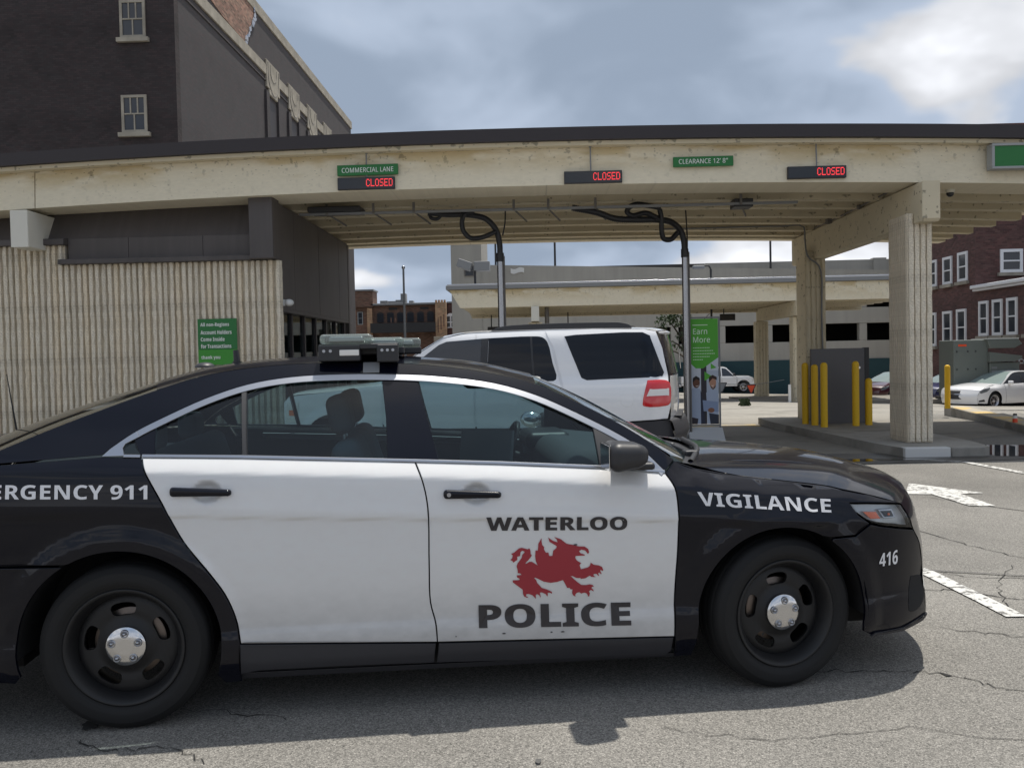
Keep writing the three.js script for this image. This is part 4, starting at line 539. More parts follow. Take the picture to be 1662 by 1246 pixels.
function inset(P, d) { const n = P.length; return P.map((p, i) => { const a = P[(i + n - 1) % n], b = P[(i + 1) % n]; let e1 = [p[0] - a[0], p[1] - a[1]], e2 = [b[0] - p[0], b[1] - p[1]]; const l1 = Math.hypot(...e1) || 1, l2 = Math.hypot(...e2) || 1; const n1 = [-e1[1] / l1, e1[0] / l1], n2 = [-e2[1] / l2, e2[0] / l2]; let m = [n1[0] + n2[0], n1[1] + n2[1]]; const k = Math.max(0.5, (m[0] * m[0] + m[1] * m[1]) / 2); return [p[0] + m[0] * d / k, p[1] + m[1] * d / k]; }); }
function dedupe(P, e = 1e-4) { return P.filter((p, i) => { const q = P[(i + P.length - 1) % P.length]; return Math.hypot(p[0] - q[0], p[1] - q[1]) > e; }); }
function panelGeo(poly, Z, o = {}) {                               // polygon (x, y) lifted onto the side surface z = Z(x, y), with rounded, folded edges
  const step = o.step ?? 0.03, gap = o.gap ?? 0.003, off = o.off ?? 0, dep = o.depth ?? 0.018, r = o.round ?? 0.003, s = o.side ?? 1;
  let P = dedupe(poly); if (area(P) < 0) P.reverse(); const out = inset(P, gap), inn = r ? inset(out, r) : out;
  const pos = [], nor = [], uv = [], e = 0.003;
  const N = (x, y) => { const v = new THREE.Vector3(-(Z(x + e, y) - Z(x - e, y)) / (2 * e), -(Z(x, y + e) - Z(x, y - e)) / (2 * e), 1).normalize(); return [v.x, v.y, v.z]; };
  const V = (x, y, dz, n) => { pos.push(x, y, s * (Z(x, y) + off + dz)); n = n || N(x, y); nor.push(n[0], n[1], s * n[2]); uv.push(x, y); };
  const tri = (a, b, c) => { for (const p of s > 0 ? [a, b, c] : [a, c, b]) V(...p); };
  const xs = inn.map(p => p[0]), ys = inn.map(p => p[1]), x0 = Math.min(...xs), y0 = Math.min(...ys), nx = Math.ceil((Math.max(...xs) - x0) / step), ny = Math.ceil((Math.max(...ys) - y0) / step);
  for (let i = 0; i < nx; i++) { const c1 = clip(clip(inn, 0, x0 + i * step, 1), 0, x0 + (i + 1) * step, -1); if (c1.length < 3) continue;
    for (let j = 0; j < ny; j++) { const c = dedupe(clip(clip(c1, 1, y0 + j * step, 1), 1, y0 + (j + 1) * step, -1), 1e-6); if (c.length < 3) continue; const A = Math.abs(area(c)); if (A < 1e-9) continue;
      if (c.length === 4 && A > step * step * 0.999) { const q = area(c) > 0 ? c : c.slice().reverse(); tri([q[0][0], q[0][1], 0], [q[1][0], q[1][1], 0], [q[2][0], q[2][1], 0]); tri([q[0][0], q[0][1], 0], [q[2][0], q[2][1], 0], [q[3][0], q[3][1], 0]); }
      else for (const t of THREE.ShapeUtils.triangulateShape(c.map(p => new THREE.Vector2(...p)), [])) { let q = t.map(k => c[k]); if (area(q) < 0) q.reverse(); tri(...q.map(p => [p[0], p[1], 0])); } } }
  const n = out.length; if (dep) for (let i = 0; i < n; i++) { const j = (i + 1) % n, a = out[i], b = out[j], l = Math.hypot(b[0] - a[0], b[1] - a[1]); if (l < 1e-6) continue; const m = [(b[1] - a[1]) / l, -(b[0] - a[0]) / l, 0.02]; const h = [m[0] * 0.7, m[1] * 0.7, 0.7];
    const I = [inn[i][0], inn[i][1], 0, null], J = [inn[j][0], inn[j][1], 0, null], A = [a[0], a[1], -r * 0.7, h], B = [b[0], b[1], -r * 0.7, h], C = [a[0], a[1], -dep, m], D = [b[0], b[1], -dep, m];
    if (r) { tri(I, A, B); tri(I, B, J); } tri([a[0], a[1], -r * 0.7, m], C, D); tri([a[0], a[1], -r * 0.7, m], D, [b[0], b[1], -r * 0.7, m]); }
  const g = new THREE.BufferGeometry(); g.setAttribute('position', new THREE.Float32BufferAttribute(pos, 3)); g.setAttribute('normal', new THREE.Float32BufferAttribute(nor, 3)); g.setAttribute('uv', new THREE.Float32BufferAttribute(uv, 2)); return g;
}
function both(name, mat, poly, Z, parent, o = {}) { const r = []; for (const s of o.sides || [1, -1]) r.push(mesh(name, panelGeo(poly, Z, { ...o, side: s }), mat, parent)); return r; }
function stripGeo(E, Z, o = {}) {                                  // skin from one side to the other along an edge line [x, y, crown, bulge]
  const m = o.m ?? 24, p = o.pow ?? 2.2, pos = [], uv = [], idx = []; E.forEach(([x, y, c = 0, b = 0], i) => { const w = (o.w ?? Z(x, y)) - (o.in ?? 0); for (let j = 0; j <= m; j++) { const u = -1 + 2 * j / m, t = 1 - Math.pow(Math.abs(u), p); pos.push(x + b * (1 - u * u), y + c * t + (o.off ?? 0), w * u); uv.push(x, w * u); } });
  for (let i = 0; i < E.length - 1; i++) for (let j = 0; j < m; j++) { const a = i * (m + 1) + j, b = a + m + 1; idx.push(a, a + 1, b, a + 1, b + 1, b); }
  const g = new THREE.BufferGeometry(); g.setAttribute('position', new THREE.Float32BufferAttribute(pos, 3)); g.setAttribute('uv', new THREE.Float32BufferAttribute(uv, 2)); g.setIndex(idx); g.computeVertexNormals(); return g;
}
function smoothEdge(pts, n = 6) { const q = []; const f = [0, 1, 2, 3].map(k => pchip(pts.map((_, i) => i), pts.map(p => p[k] ?? 0))); for (let i = 0; i <= (pts.length - 1) * n; i++) q.push(f.map(g => g(i / n))); return q; }
const arc = (cx, cy, r, a0, a1, n = 24) => Array.from({ length: n + 1 }, (_, i) => { const a = (a0 + (a1 - a0) * i / n) * Math.PI / 180; return [cx + r * Math.cos(a), cy + r * Math.sin(a)]; });
const lathe = (pts, n = 56) => { const g = new THREE.LatheGeometry(pts.map(p => new THREE.Vector2(...p)), n); g.rotateX(Math.PI / 2); return g; };   // [radius, outward]
function wheel(parent, x, y, z, R, W, style, steer = 0, near = 1) {
  const w = new THREE.Group(); w.name = 'wheel'; w.position.set(x, y, z); w.rotation.y = (near > 0 ? 0 : Math.PI) + steer; parent.add(w);
  const h = W / 2, rr0 = R * (style === 'steel' ? 0.685 : 0.66);
  mesh('tyre', lathe([[rr0 - 0.012, -h * 0.8], [rr0 + 0.01, -h * 0.9], [R * 0.86, -h * 1.0], [R - 0.03, -h * 0.93], [R - 0.006, -h * 0.74], [R, -h * 0.5], [R, -h * 0.42], [R - 0.009, -h * 0.4], [R - 0.009, -h * 0.34], [R, -h * 0.32], [R, h * 0.0], [R - 0.009, h * 0.02], [R - 0.009, h * 0.08], [R, h * 0.1], [R, h * 0.42], [R - 0.008, h * 0.44], [R - 0.008, h * 0.5], [R - 0.002, h * 0.52], [R - 0.006, h * 0.74], [R - 0.016, h * 0.86], [R - 0.03, h * 0.93], [R * 0.90, h * 0.985], [R * 0.895, h * 0.975], [R * 0.86, h * 1.0], [R * 0.80, h * 1.0], [R * 0.795, h * 0.985], [R * 0.765, h * 0.975], [rr0 + 0.022, h * 0.93], [rr0 + 0.016, h * 0.9], [rr0 + 0.004, h * 0.86], [rr0 - 0.012, h * 0.8]], 72), M.rubber, w);
  const rim = style === 'steel' ? M.wheelBlack : M.alloy;
  const k = mesh('rim', lathe([[rr0 + 0.004, h * 0.83], [rr0 + 0.008, h * 0.9], [rr0 + 0.002, h * 0.93], [rr0 - 0.008, h * 0.9], [rr0 - 0.014, h * 0.8], [rr0 - 0.03, h * 0.62], [rr0 - 0.036, h * 0.3], [rr0 - 0.045, 0], [rr0 - 0.03, -h * 0.6], [rr0 - 0.004, -h * 0.85]], 64), rim, w);
  const fr = rr0 - 0.033, N = 5, st = style === 'steel', rm = st ? fr * 0.735 : fr * 0.62, hw = st ? 0.051 : fr * 0.34, hh = st ? 0.0275 : fr * 0.27; // wheel disc in five sectors cut through the holes
  const dz = pchip([0, fr * 0.3, fr * 0.42, fr * 0.60, fr * 0.72, fr * 0.88, fr * 1.05], [h * 0.62, h * 0.62, h * 0.56, h * 0.46, h * 0.485, h * 0.47, h * 0.36]), dZ = (X, Y) => dz(Math.hypot(X, Y));
  for (let i = 0; i < N; i++) {
    const a0 = Math.PI / 2 + 0.09 + i * 2 * Math.PI / N, a1 = a0 + 2 * Math.PI / N, P = [], pt = (a, r) => P.push([Math.cos(a) * r, Math.sin(a) * r]);
    pt(a0, 0.05); for (let j = 0; j <= 14; j++) { const t = -Math.PI / 2 + j / 14 * Math.PI; pt(a0 + Math.pow(Math.max(0, Math.cos(t)), 0.62) * hw / rm, rm + Math.sign(Math.sin(t)) * Math.pow(Math.abs(Math.sin(t)), 0.62) * hh); }
    for (let j = 0; j <= 16; j++) pt(mix(a0, a1, j / 16), fr);
    for (let j = 14; j >= 0; j--) { const t = -Math.PI / 2 + j / 14 * Math.PI; pt(a1 - Math.pow(Math.max(0, Math.cos(t)), 0.62) * hw / rm, rm + Math.sign(Math.sin(t)) * Math.pow(Math.abs(Math.sin(t)), 0.62) * hh); }
    for (let j = 8; j > 0; j--) pt(mix(a0, a1, j / 8), 0.05);
    mesh('wheel_disc', panelGeo(P, dZ, { step: st ? 0.016 : 0.03, gap: 0, round: 0, depth: 0.014 }), rim, w);
  }
  mesh('brake_disc', [lathe([[0.06, -0.01], [R * 0.42, -0.01], [R * 0.42, 0.02], [0.06, 0.02]], 40)], M.disc, w);
  if (style === 'steel') {
    const hc = mesh('hub_cap', lathe([[0.082, h * 0.6], [0.084, h * 0.7], [0.080, h * 0.76], [0.06, h * 0.82], [0.034, h * 0.85], [0.03, h * 0.84], [0.0001, h * 0.845]], 40), M.chrome, w);
    for (let i = 0; i < 5; i++) { const a = Math.PI / 2 + i * Math.PI * 2 / 5, X = Math.cos(a) * 0.056, Y = Math.sin(a) * 0.056; const g = lathe([[0.018, h * 0.8], [0.0165, h * 0.86], [0.0125, h * 0.86], [0.011, h * 0.83], [0.008, h * 0.83], [0.007, h * 0.92], [0.0001, h * 0.93]], 16); g.translate(X, Y, 0); mesh('lug_nut', g, M.satin, hc); }
  } else mesh('hub_cap', lathe([[0.05, h * 0.62], [0.045, h * 0.72], [0.0001, h * 0.74]], 24), rim, w);
  return w;
}

// ------------------------------------------------------------------ the police car
{
  const car = thing('police_car', 'black sedan with white doors, red griffin crest and roof light bar, in the foreground', 'police car', [-1.873, 0, -4.589], 0.1332);
  const belt = pchip([-1.2, 0.09, 0.93, 1.23, 2.05, 2.34, 2.6], [1.18, 1.147, 1.103, 1.087, 1.031, 1.0, 0.985]);
  const drop = x => x < 2.34 ? belt(x) - 1.0 : -0.02 * ss(2.34, 2.5, x) - (x > 2.5 ? 0.14 * (x - 2.5) + 0.05 * (x - 2.5) ** 2 : 0);
  const low = pchip([0.14, 0.2, 0.27, 0.34, 0.375, 0.41, 0.48, 0.56, 0.66, 0.74, 0.787, 0.796, 0.803, 0.85, 0.925, 0.937, 0.948, 0.965, 1.0], [0.88, 0.915, 0.938, 0.942, 0.938, 0.932, 0.938, 0.9475, 0.956, 0.9585, 0.9612, 0.9672, 0.9677, 0.9615, 0.9495, 0.9465, 0.940, 0.927, 0.897]);
  const AR = [[-0.012, 0.352, 0.41], [2.868, 0.35, 0.392]];
  const Z = (x, y) => {
    const d = drop(x), w = Math.pow(cl((y - 0.4) / 0.6), 1.6), y2 = y - d * w; let z;
    const b = 1.0 + d * (y > 1 ? 1 : 1);
    if (y2 <= 1.0) z = low(y2);
    else { const q = y - (x < 2.34 ? belt(x) : 1 + d), gh = 0.897 - 0.60 * q - 0.42 * q * q, fr = 0.897 - 1.7 * q; z = mix(gh, fr, ss(2.36, 2.6, x)); }
    if (x > 2.55) z -= 0.032 * (x - 2.55) ** 2; if (x > 3.22) z -= 0.85 * (x - 3.22) ** 2.1; if (x < -0.5) z -= 0.07 * (x + 0.5) ** 2; if (x < -0.95) z -= 0.9 * (-0.95 - x) ** 2.1;
    for (const [cx, cy, R] of AR) { const r = Math.hypot(x - cx, y - cy); if (r < R + 0.13) z += 0.017 * (1 - ss(R + 0.035, R + 0.12, r)) * ss(0.15, 0.3, y); }
    for (const [hx, hy] of [[0.362, 0.995], [1.492, 0.945]]) { const r = Math.hypot((x - hx) / 0.064, (y - hy) / 0.05); if (r < 1.3) z -= 0.03 * (1 - ss(0.35, 1.05, r)); }
    return z;
  };
  const seamB = cr2([[1.231, 1.086], [1.262, 1.003], [1.281, 0.893], [1.281, 0.653], [1.283, 0.479], [1.304, 0.382], [1.309, 0.303]], 5);
  const fend = cr2([[2.367, 0.269], [2.372, 0.504], [2.383, 0.693], [2.386, 0.829], [2.376, 0.938], [2.345, 1.0]], 5);
  const rear = cr2([[0.087, 1.142], [0.098, 1.109], [0.12, 1.066], [0.182, 0.951], [0.22, 0.868], [0.262, 0.788], [0.316, 0.715], [0.366, 0.648], [0.421, 0.561], [0.459, 0.459], [0.478, 0.345]], 4);
  const beltR = [[0.087, 1.144], [0.5, 1.127], [0.927, 1.103], [1.231, 1.086]], beltF = [[1.231, 1.086], [1.6, 1.064], [2.047, 1.031], [2.345, 1.0]];
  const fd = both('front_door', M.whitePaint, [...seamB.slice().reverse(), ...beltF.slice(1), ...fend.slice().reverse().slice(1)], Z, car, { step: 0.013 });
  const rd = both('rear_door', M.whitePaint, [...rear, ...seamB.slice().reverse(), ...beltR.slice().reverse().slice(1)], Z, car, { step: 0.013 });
  // dark lower cladding
  both('lower_cladding', M.cladding, [[0.472, 0.343], [1.305, 0.299], [1.295, 0.203], [0.9, 0.212], [0.55, 0.213], [0.465, 0.2]], Z, car, { off: -0.004 });
  both('lower_cladding', M.cladding, [[1.313, 0.299], [2.365, 0.266], [2.36, 0.195], [2.33, 0.172], [1.83, 0.184], [1.302, 0.203]], Z, car, { off: -0.004 });
  both('sill', M.cladding, [[0.4, 0.2], [2.45, 0.17], [2.43, 0.145], [0.42, 0.16]], Z, car, { off: -0.04 });
  const hoodE = [[2.40, 1.055], [2.5, 1.012], [2.69, 0.974], [2.9, 0.942], [3.119, 0.908], [3.3, 0.868], [3.47, 0.818]];
  const fa = arc(2.868, 0.35, 0.392, 58, 183, 30);
  const FE = [...fend, ...hoodE.map((p, i) => i ? p : [2.40, 1.05]), [3.40, 0.822], [3.197, 0.836], [3.231, 0.782], [3.285, 0.742], [3.215, 0.69], [3.1, 0.688], ...fa.slice(1), [2.468, 0.24], [2.455, 0.165], [2.375, 0.165]];
  both('front_fender', M.black, FE, Z, car, { step: 0.025 });
  const ba = arc(2.868, 0.35, 0.392, -10, 55, 14);
  both('front_bumper', M.black, [...ba, [3.1, 0.684], [3.213, 0.686], [3.288, 0.738], [3.347, 0.722], [3.45, 0.702], [3.556, 0.683], [3.606, 0.613], [3.641, 0.505], [3.667, 0.35], [3.68, 0.25], [3.65, 0.218], [3.492, 0.205], [3.308, 0.213], [3.26, 0.24]], Z, car, { step: 0.025 });
  both('bumper_lip', M.cladding, [[3.3, 0.21], [3.5, 0.2], [3.66, 0.215], [3.69, 0.235], [3.69, 0.255], [3.5, 0.225], [3.32, 0.228]], Z, car, { off: 0.012 });
  both('bumper_intake', M.liner, cr2([[3.55, 0.46], [3.64, 0.44], [3.655, 0.33], [3.6, 0.29], [3.53, 0.3], [3.55, 0.46]], 4).slice(0, -1), Z, car, { off: 0.002, gap: 0, depth: 0.006 });
  // headlamp
  const lampP = [[3.2, 0.832], [3.30, 0.829], [3.40, 0.82], [3.473, 0.812], [3.51, 0.765], [3.55, 0.69], [3.45, 0.707], [3.347, 0.727], [3.288, 0.745], [3.235, 0.782]];
  for (const s of [1, -1]) {
    const h = mesh('headlamp', panelGeo(lampP, Z, { side: s, off: -0.002, step: 0.03, depth: 0.03 }), M.lampLens, car);
    mesh('lamp_bowl', panelGeo(inset(lampP.slice().reverse(), 0.004), Z, { side: s, off: -0.045, depth: 0 }), M.lampInner, h);
    mesh('amber_reflector', panelGeo([[3.262, 0.793], [3.335, 0.79], [3.36, 0.752], [3.30, 0.755]], Z, { side: s, off: -0.02, depth: 0.02 }), M.amber, h);
    mesh('projector_frame', panelGeo([[3.345, 0.798], [3.435, 0.795], [3.455, 0.745], [3.375, 0.75]], Z, { side: s, off: -0.028, depth: 0.015 }), M.satin, h);
    mesh('projector', panelGeo([[3.36, 0.79], [3.425, 0.787], [3.44, 0.754], [3.385, 0.757]], Z, { side: s, off: -0.022, depth: 0.01 }), M.ironDark, h);
    const sp = new THREE.SphereGeometry(0.006, 10, 8); sp.translate(3.40, 0.772, s * (Z(3.40, 0.772) - 0.014)); mesh('lamp_bulb', sp, M.amber, h);
  }
  // quarter panel, rear bumper
  both('quarter_panel', M.black, [...rear.slice().reverse(), [0.087, 1.144], [-0.075, 1.152], [-0.6, 1.128], [-0.9, 1.10], [-1.15, 1.03], [-1.22, 0.9], [-1.24, 0.722], [-0.6, 0.722], [-0.215, 0.714], ...arc(-0.012, 0.352, 0.41, 117, -20, 30), [0.40, 0.16], [0.47, 0.165]], Z, car, { step: 0.025 });
  both('rear_bumper', M.black, [[-0.222, 0.708], [-0.6, 0.717], [-1.24, 0.717], [-1.26, 0.45], [-1.2, 0.26], [-0.6, 0.24], [-0.44, 0.22], ...arc(-0.012, 0.352, 0.41, 194, 122, 16)], Z, car, { step: 0.03 });
  mesh('fuel_door', panelGeo(arc(-0.62, 0.83, 0.115, 0, 357, 40).slice(0, -1), Z, { off: 0.0015, depth: 0.01, gap: 0, round: 0.003 }), M.black, car);
  // greenhouse
  const chromeO = cr2([[-0.075, 1.157], [-0.013, 1.207], [0.05, 1.25], [0.151, 1.302], [0.317, 1.378], [0.489, 1.434], [0.672, 1.462], [0.918, 1.47], [1.167, 1.463], [1.361, 1.448], [1.608, 1.411], [1.797, 1.353], [1.978, 1.268], [2.161, 1.168], [2.25, 1.107], [2.346, 1.006]], 4);
  const nC = chromeO.length; const chromeI = chromeO.map((p, i) => { const a = chromeO[Math.max(0, i - 1)], b = chromeO[Math.min(nC - 1, i + 1)], l = Math.hypot(b[0] - a[0], b[1] - a[1]), w = 0.027; return [p[0] + (b[1] - a[1]) / l * w, p[1] - (b[0] - a[0]) / l * w]; });
  const cut = 8; both('window_trim', M.satin, [...chromeO.slice(cut), ...chromeI.slice(cut).reverse()], Z, car, { off: 0.004, gap: 0, step: 0.05 });
  both('window_trim', M.satin, [[-0.075, 1.153], [-0.045, 1.183], ...chromeO.slice(4, cut + 1), chromeI[cut], [0.012, 1.2], [0.004, 1.183], [0.014, 1.152]], Z, car, { off: 0.004, gap: 0, step: 0.05 });
  both('belt_trim', M.satin, [...beltR, ...beltF.slice(1), ...[...beltR, ...beltF.slice(1)].reverse().map(p => [p[0], p[1] + 0.012])], Z, car, { off: 0.006, gap: 0, step: 0.05 });
  both('belt_trim', M.satin, [[0.012, 1.147], [0.08, 1.144], [0.08, 1.155], [0.012, 1.158]], Z, car, { off: 0.006, gap: 0 });
  const roofE = cr2([[-0.62, 1.132], [-0.518, 1.178], [-0.259, 1.287], [0.116, 1.427], [0.293, 1.479], [0.472, 1.508], [0.797, 1.526], [1.167, 1.515], [1.324, 1.501], [1.521, 1.474], [1.711, 1.434], [1.813, 1.402], [1.894, 1.366], [2.077, 1.272], [2.258, 1.163], [2.401, 1.053]], 4);
  both('roof_pillar', M.black, [...chromeO, ...roofE.slice().reverse(), [-0.6, 1.130]], Z, car, { step: 0.025, gap: 0.0015, depth: 0.012 });
  both('centre_pillar', M.black, [[1.085, 1.452], [1.25, 1.446], [1.29, 1.27], [1.335, 1.09], [1.11, 1.102], [1.105, 1.27]], Z, car, { off: -0.003, gap: 0.001 });
  both('divider_bar', M.plastic, [[0.464, 1.41], [0.488, 1.412], [0.519, 1.13], [0.497, 1.13]], Z, car, { off: 0, gap: 0 });
  both('quarter_frame', M.black, [[0.035, 1.228], [0.125, 1.272], [0.138, 1.15], [0.078, 1.152]], Z, car, { off: -0.003, gap: 0.001 });
  both('mirror_sail', M.plastic, [[2.04, 1.22], [2.15, 1.158], [2.24, 1.098], [2.325, 1.012], [2.048, 1.036]], Z, car, { off: 0.001, gap: 0.001 });
  const gO = { off: -0.012, depth: 0, gap: 0, round: 0, step: 0.06 };
  both('front_window', M.glass, [[1.236, 1.446], [1.34, 1.44], [1.512, 1.418], [1.7, 1.372], [1.883, 1.292], [2.075, 1.192], [2.05, 1.03], [1.333, 1.08]], Z, car, gO);
  both('rear_window', M.glass, [[0.115, 1.265], [0.322, 1.36], [0.47, 1.42], [0.583, 1.44], [0.769, 1.454], [0.919, 1.458], [1.095, 1.452], [1.118, 1.095], [0.519, 1.12], [0.125, 1.14]], Z, car, gO);
  both('quarter_window', M.glassDark, [[0.012, 1.15], [0.0, 1.19], [0.05, 1.235], [0.085, 1.15]], Z, car, gO);
  // top skins
  const E = smoothEdge;
  mesh('roof', stripGeo(E([[0.10, 1.421, 0.045, -0.10], [0.293, 1.479, 0.042, -0.06], [0.472, 1.508, 0.038, -0.02], [0.797, 1.526, 0.034, 0], [1.167, 1.515, 0.034, 0.03], [1.521, 1.474, 0.04, 0.03], [1.80, 1.406, 0.042, 0.035]]), Z, {}), M.black, car);
  mesh('windscreen', stripGeo(E([[1.80, 1.406, 0.042, 0.035], [1.894, 1.366, 0.04, 0.04], [2.077, 1.272, 0.034, 0.06], [2.258, 1.163, 0.022, 0.10], [2.44, 1.04, 0.005, 0.18]]), Z, { in: 0.005, off: -0.003 }), M.glass, car);
  mesh('rear_screen', stripGeo(E([[-0.62, 1.132, 0.02, -0.3], [-0.259, 1.287, 0.04, -0.2], [0.10, 1.421, 0.045, -0.10]]), Z, { in: 0.005, off: -0.003 }), M.glassDark, car);
  mesh('boot_lid', stripGeo(E([[-1.15, 1.03, 0.05, -0.18], [-0.9, 1.10, 0.045, -0.2], [-0.62, 1.132, 0.02, -0.3]]), Z), M.black, car);
  mesh('tail_panel', stripGeo(E([[-1.2, 0.26, 0, -0.1], [-1.26, 0.45, 0, -0.14], [-1.24, 0.62, 0, -0.16], [-1.22, 0.9, 0.02, -0.16], [-1.15, 1.03, 0.05, -0.18]]), Z), M.black, car);
  mesh('hood', stripGeo(E([[2.47, 1.03, 0.02, 0.22], [2.69, 0.974, 0.055, 0.23], [2.9, 0.942, 0.066, 0.25], [3.119, 0.908, 0.068, 0.29], [3.3, 0.868, 0.06, 0.30], [3.42, 0.834, 0.05, 0.32], [3.475, 0.815, 0.035, 0.33]]), Z, { pow: 2.6, m: 36 }), M.black, car);
  mesh('front_fascia', stripGeo(E([[3.475, 0.815, 0.035, 0.33], [3.51, 0.765, 0.02, 0.34], [3.556, 0.685, 0.01, 0.32], [3.606, 0.613, 0, 0.28], [3.641, 0.505, 0, 0.26], [3.668, 0.35, 0, 0.24], [3.68, 0.25, 0, 0.24], [3.63, 0.21, 0, 0.24]]), Z), M.black, car);
  for (const s of [1, -1]) { // raised hood creases
    mesh('hood_crease', tube([[2.75, 1.002, s * 0.62], [2.95, 0.99, s * 0.57], [3.2, 0.96, s * 0.52], [3.45, 0.90, s * 0.48], [3.55, 0.86, s * 0.46]], 0.012, 30, 8), M.black, car);
    mesh('wiper', [cyl(0.008, 0.006, [2.55, 1.055, s * 0.2 + 0.35], [2.47, 1.105, s * 0.2 - 0.05], 8), rbox(2.53, 2.60, 1.02, 1.062, s * 0.2 + 0.4, s * 0.2 + 0.33, 0.01)], M.plastic, car);
  }
  mesh('cowl', stripGeo([[2.38, 1.05, 0.0, 0.16], [2.5, 1.022, 0.01, 0.2]], Z, { in: 0.03 }), M.plastic, car);
  mesh('hood_edge_seal', tube([[2.50, 1.03, 0.78], [2.58, 1.045, 0.6], [2.65, 1.055, 0.4], [2.70, 1.06, 0]], 0.014, 24, 8), M.plastic, car);
  // door handles
  for (const [n, hx, hy, root, sl] of [['r', 0.338, 0.997, rd, -0.05], ['f', 1.474, 0.945, fd, -0.045]]) for (const k of [0, 1]) { const s = k ? -1 : 1; const g = new RoundedBoxGeometry(0.25, 0.034, 0.03, 4, 0.014); const p = g.attributes.position; for (let i = 0; i < p.count; i++) { const u = p.getX(i) / 0.125; p.setZ(i, p.getZ(i) - 0.016 * u * u); p.setY(i, p.getY(i) * (1 - 0.18 * u)); } g.rotateZ(sl); g.computeVertexNormals(); g.translate(hx, hy, Z(hx - 0.1, hy) + 0.022); if (s < 0) { g.scale(1, 1, -1); const ix = g.index; if (ix) for (let i = 0; i < ix.count; i += 3) { const a = ix.getX(i); ix.setX(i, ix.getX(i + 1)); ix.setX(i + 1, a); } } mesh('door_handle', g, M.black, root[k]); }
  { const g = cyl(0.009, 0.009, [1.372, 0.95, Z(1.37, 0.95) + 0.02], [1.372, 0.95, Z(1.37, 0.95) + 0.032], 14); mesh('key_lock', g, M.satin, fd[0]); }
  // lettering and crest
  const boldFlat = (shapes, k) => { const e = new THREE.ExtrudeGeometry(shapes, { depth: 0.01, curveSegments: 8, bevelEnabled: true, bevelSize: 0, bevelOffset: k, bevelThickness: 0.001, bevelSegments: 1 }).toNonIndexed(), p = e.attributes.position, o = []; for (let i = 0; i < p.count; i += 3) if (p.getZ(i) > 0.0105 && p.getZ(i + 1) > 0.0105 && p.getZ(i + 2) > 0.0105) for (let j = 0; j < 3; j++) o.push(p.getX(i + j), p.getY(i + j), 0); const g = new THREE.BufferGeometry(); g.setAttribute('position', new THREE.Float32BufferAttribute(o, 3)); return triUV(g); };   // heavier weight of the typeface
  const decal = (name, str, q, m, parent, fat = 0.022, f = font) => { const g = fat ? boldFlat(f.generateShapes(str, 1), fat) : new THREE.ShapeGeometry(f.generateShapes(str, 1), 8); g.computeBoundingBox(); const b = g.boundingBox, p = g.attributes.position; for (let i = 0; i < p.count; i++) { const u = (p.getX(i) - b.min.x) / (b.max.x - b.min.x), v = (p.getY(i) - b.min.y) / (b.max.y - b.min.y); const x = mix(mix(q[0][0], q[1][0], u), mix(q[3][0], q[2][0], u), 1 - v), y = mix(mix(q[0][1], q[1][1], u), mix(q[3][1], q[2][1], u), 1 - v); p.setXYZ(i, x, y, Z(x, y) + 0.0028); } g.computeVertexNormals(); mesh(name, g, m, parent); };
  decal('lettering', 'WATERLOO', [[1.531, 0.845], [2.153, 0.823], [2.153, 0.762], [1.531, 0.784]], M.decalBlack, fd[0]);
  decal('lettering', 'POLICE', [[1.491, 0.457], [2.168, 0.435], [2.168, 0.332], [1.491, 0.355]], M.decalBlack, fd[0], 0.022);
  decal('lettering', 'VIGILANCE', [[2.475, 0.918], [3.1, 0.860], [3.098, 0.800], [2.485, 0.857]], M.decalWhite, car, 0);
  decal('lettering', 'EMERGENCY 911', [[-0.64, 1.062], [0.123, 1.034], [0.123, 0.975], [-0.64, 1.004]], M.decalWhite, car, 0);
  decal('lettering', '416', [[3.34, 0.597], [3.447, 0.604], [3.45, 0.536], [3.342, 0.534]], M.decalWhite, car, 0);
  const GR = '139,273 124,249 121,218 111,219 109,195 111,174 119,153 103,164 94,170 84,170 67,161 67,167 80,179 95,198 89,205 89,219 84,230 77,226 51,234 39,232 17,214 3,209 11,202 8,189 0,182 8,178 13,170 31,182 29,195 43,198 45,215 53,221 63,216 61,210 53,204 50,191 42,179 31,165 27,152 32,131 31,122 43,120 48,113 27,112 29,102 40,96 38,90 9,91 10,81 27,67 53,46 54,26 59,15 73,8 76,12 67,16 69,25 80,25 95,19 107,6 111,1 110,19 116,23 127,16 130,5 132,13 128,29 137,30 154,21 162,9 164,18 163,27 174,26 182,21 182,30 159,42 137,50 127,62 116,75 112,88 104,95 106,99 121,92 146,78 176,71 206,74 231,81 240,65 250,44 261,44 265,37 274,37 272,19 276,10 287,2 286,12 293,20 304,22 313,15 326,19 336,16 342,7 343,0 349,2 352,15 347,24 356,30 369,22 367,30 358,39 362,45 370,43 364,52 351,56 334,53 313,55 295,69 278,85 265,98 274,97 291,88 302,86 308,88 310,83 330,84 351,96 356,90 368,88 379,88 371,92 366,99 373,103 382,101 389,92 392,94 388,105 394,107 401,99 404,102 398,113 399,120 407,113 411,118 406,132 391,140 369,144 355,154 352,141 343,133 311,126 305,146 313,154 305,158 292,168 286,179 288,187 305,187 329,187 327,192 310,198 303,208 314,214 331,209 343,193 348,201 344,216 328,227 302,229 281,236 249,243 222,265 193,276 205,264 209,251 188,259 168,274 173,255 204,235 204,227 189,215 185,192 171,192 168,207 156,208 148,223 149,233 141,242 138,261'.split(' ').map(s => s.split(',').map(Number));
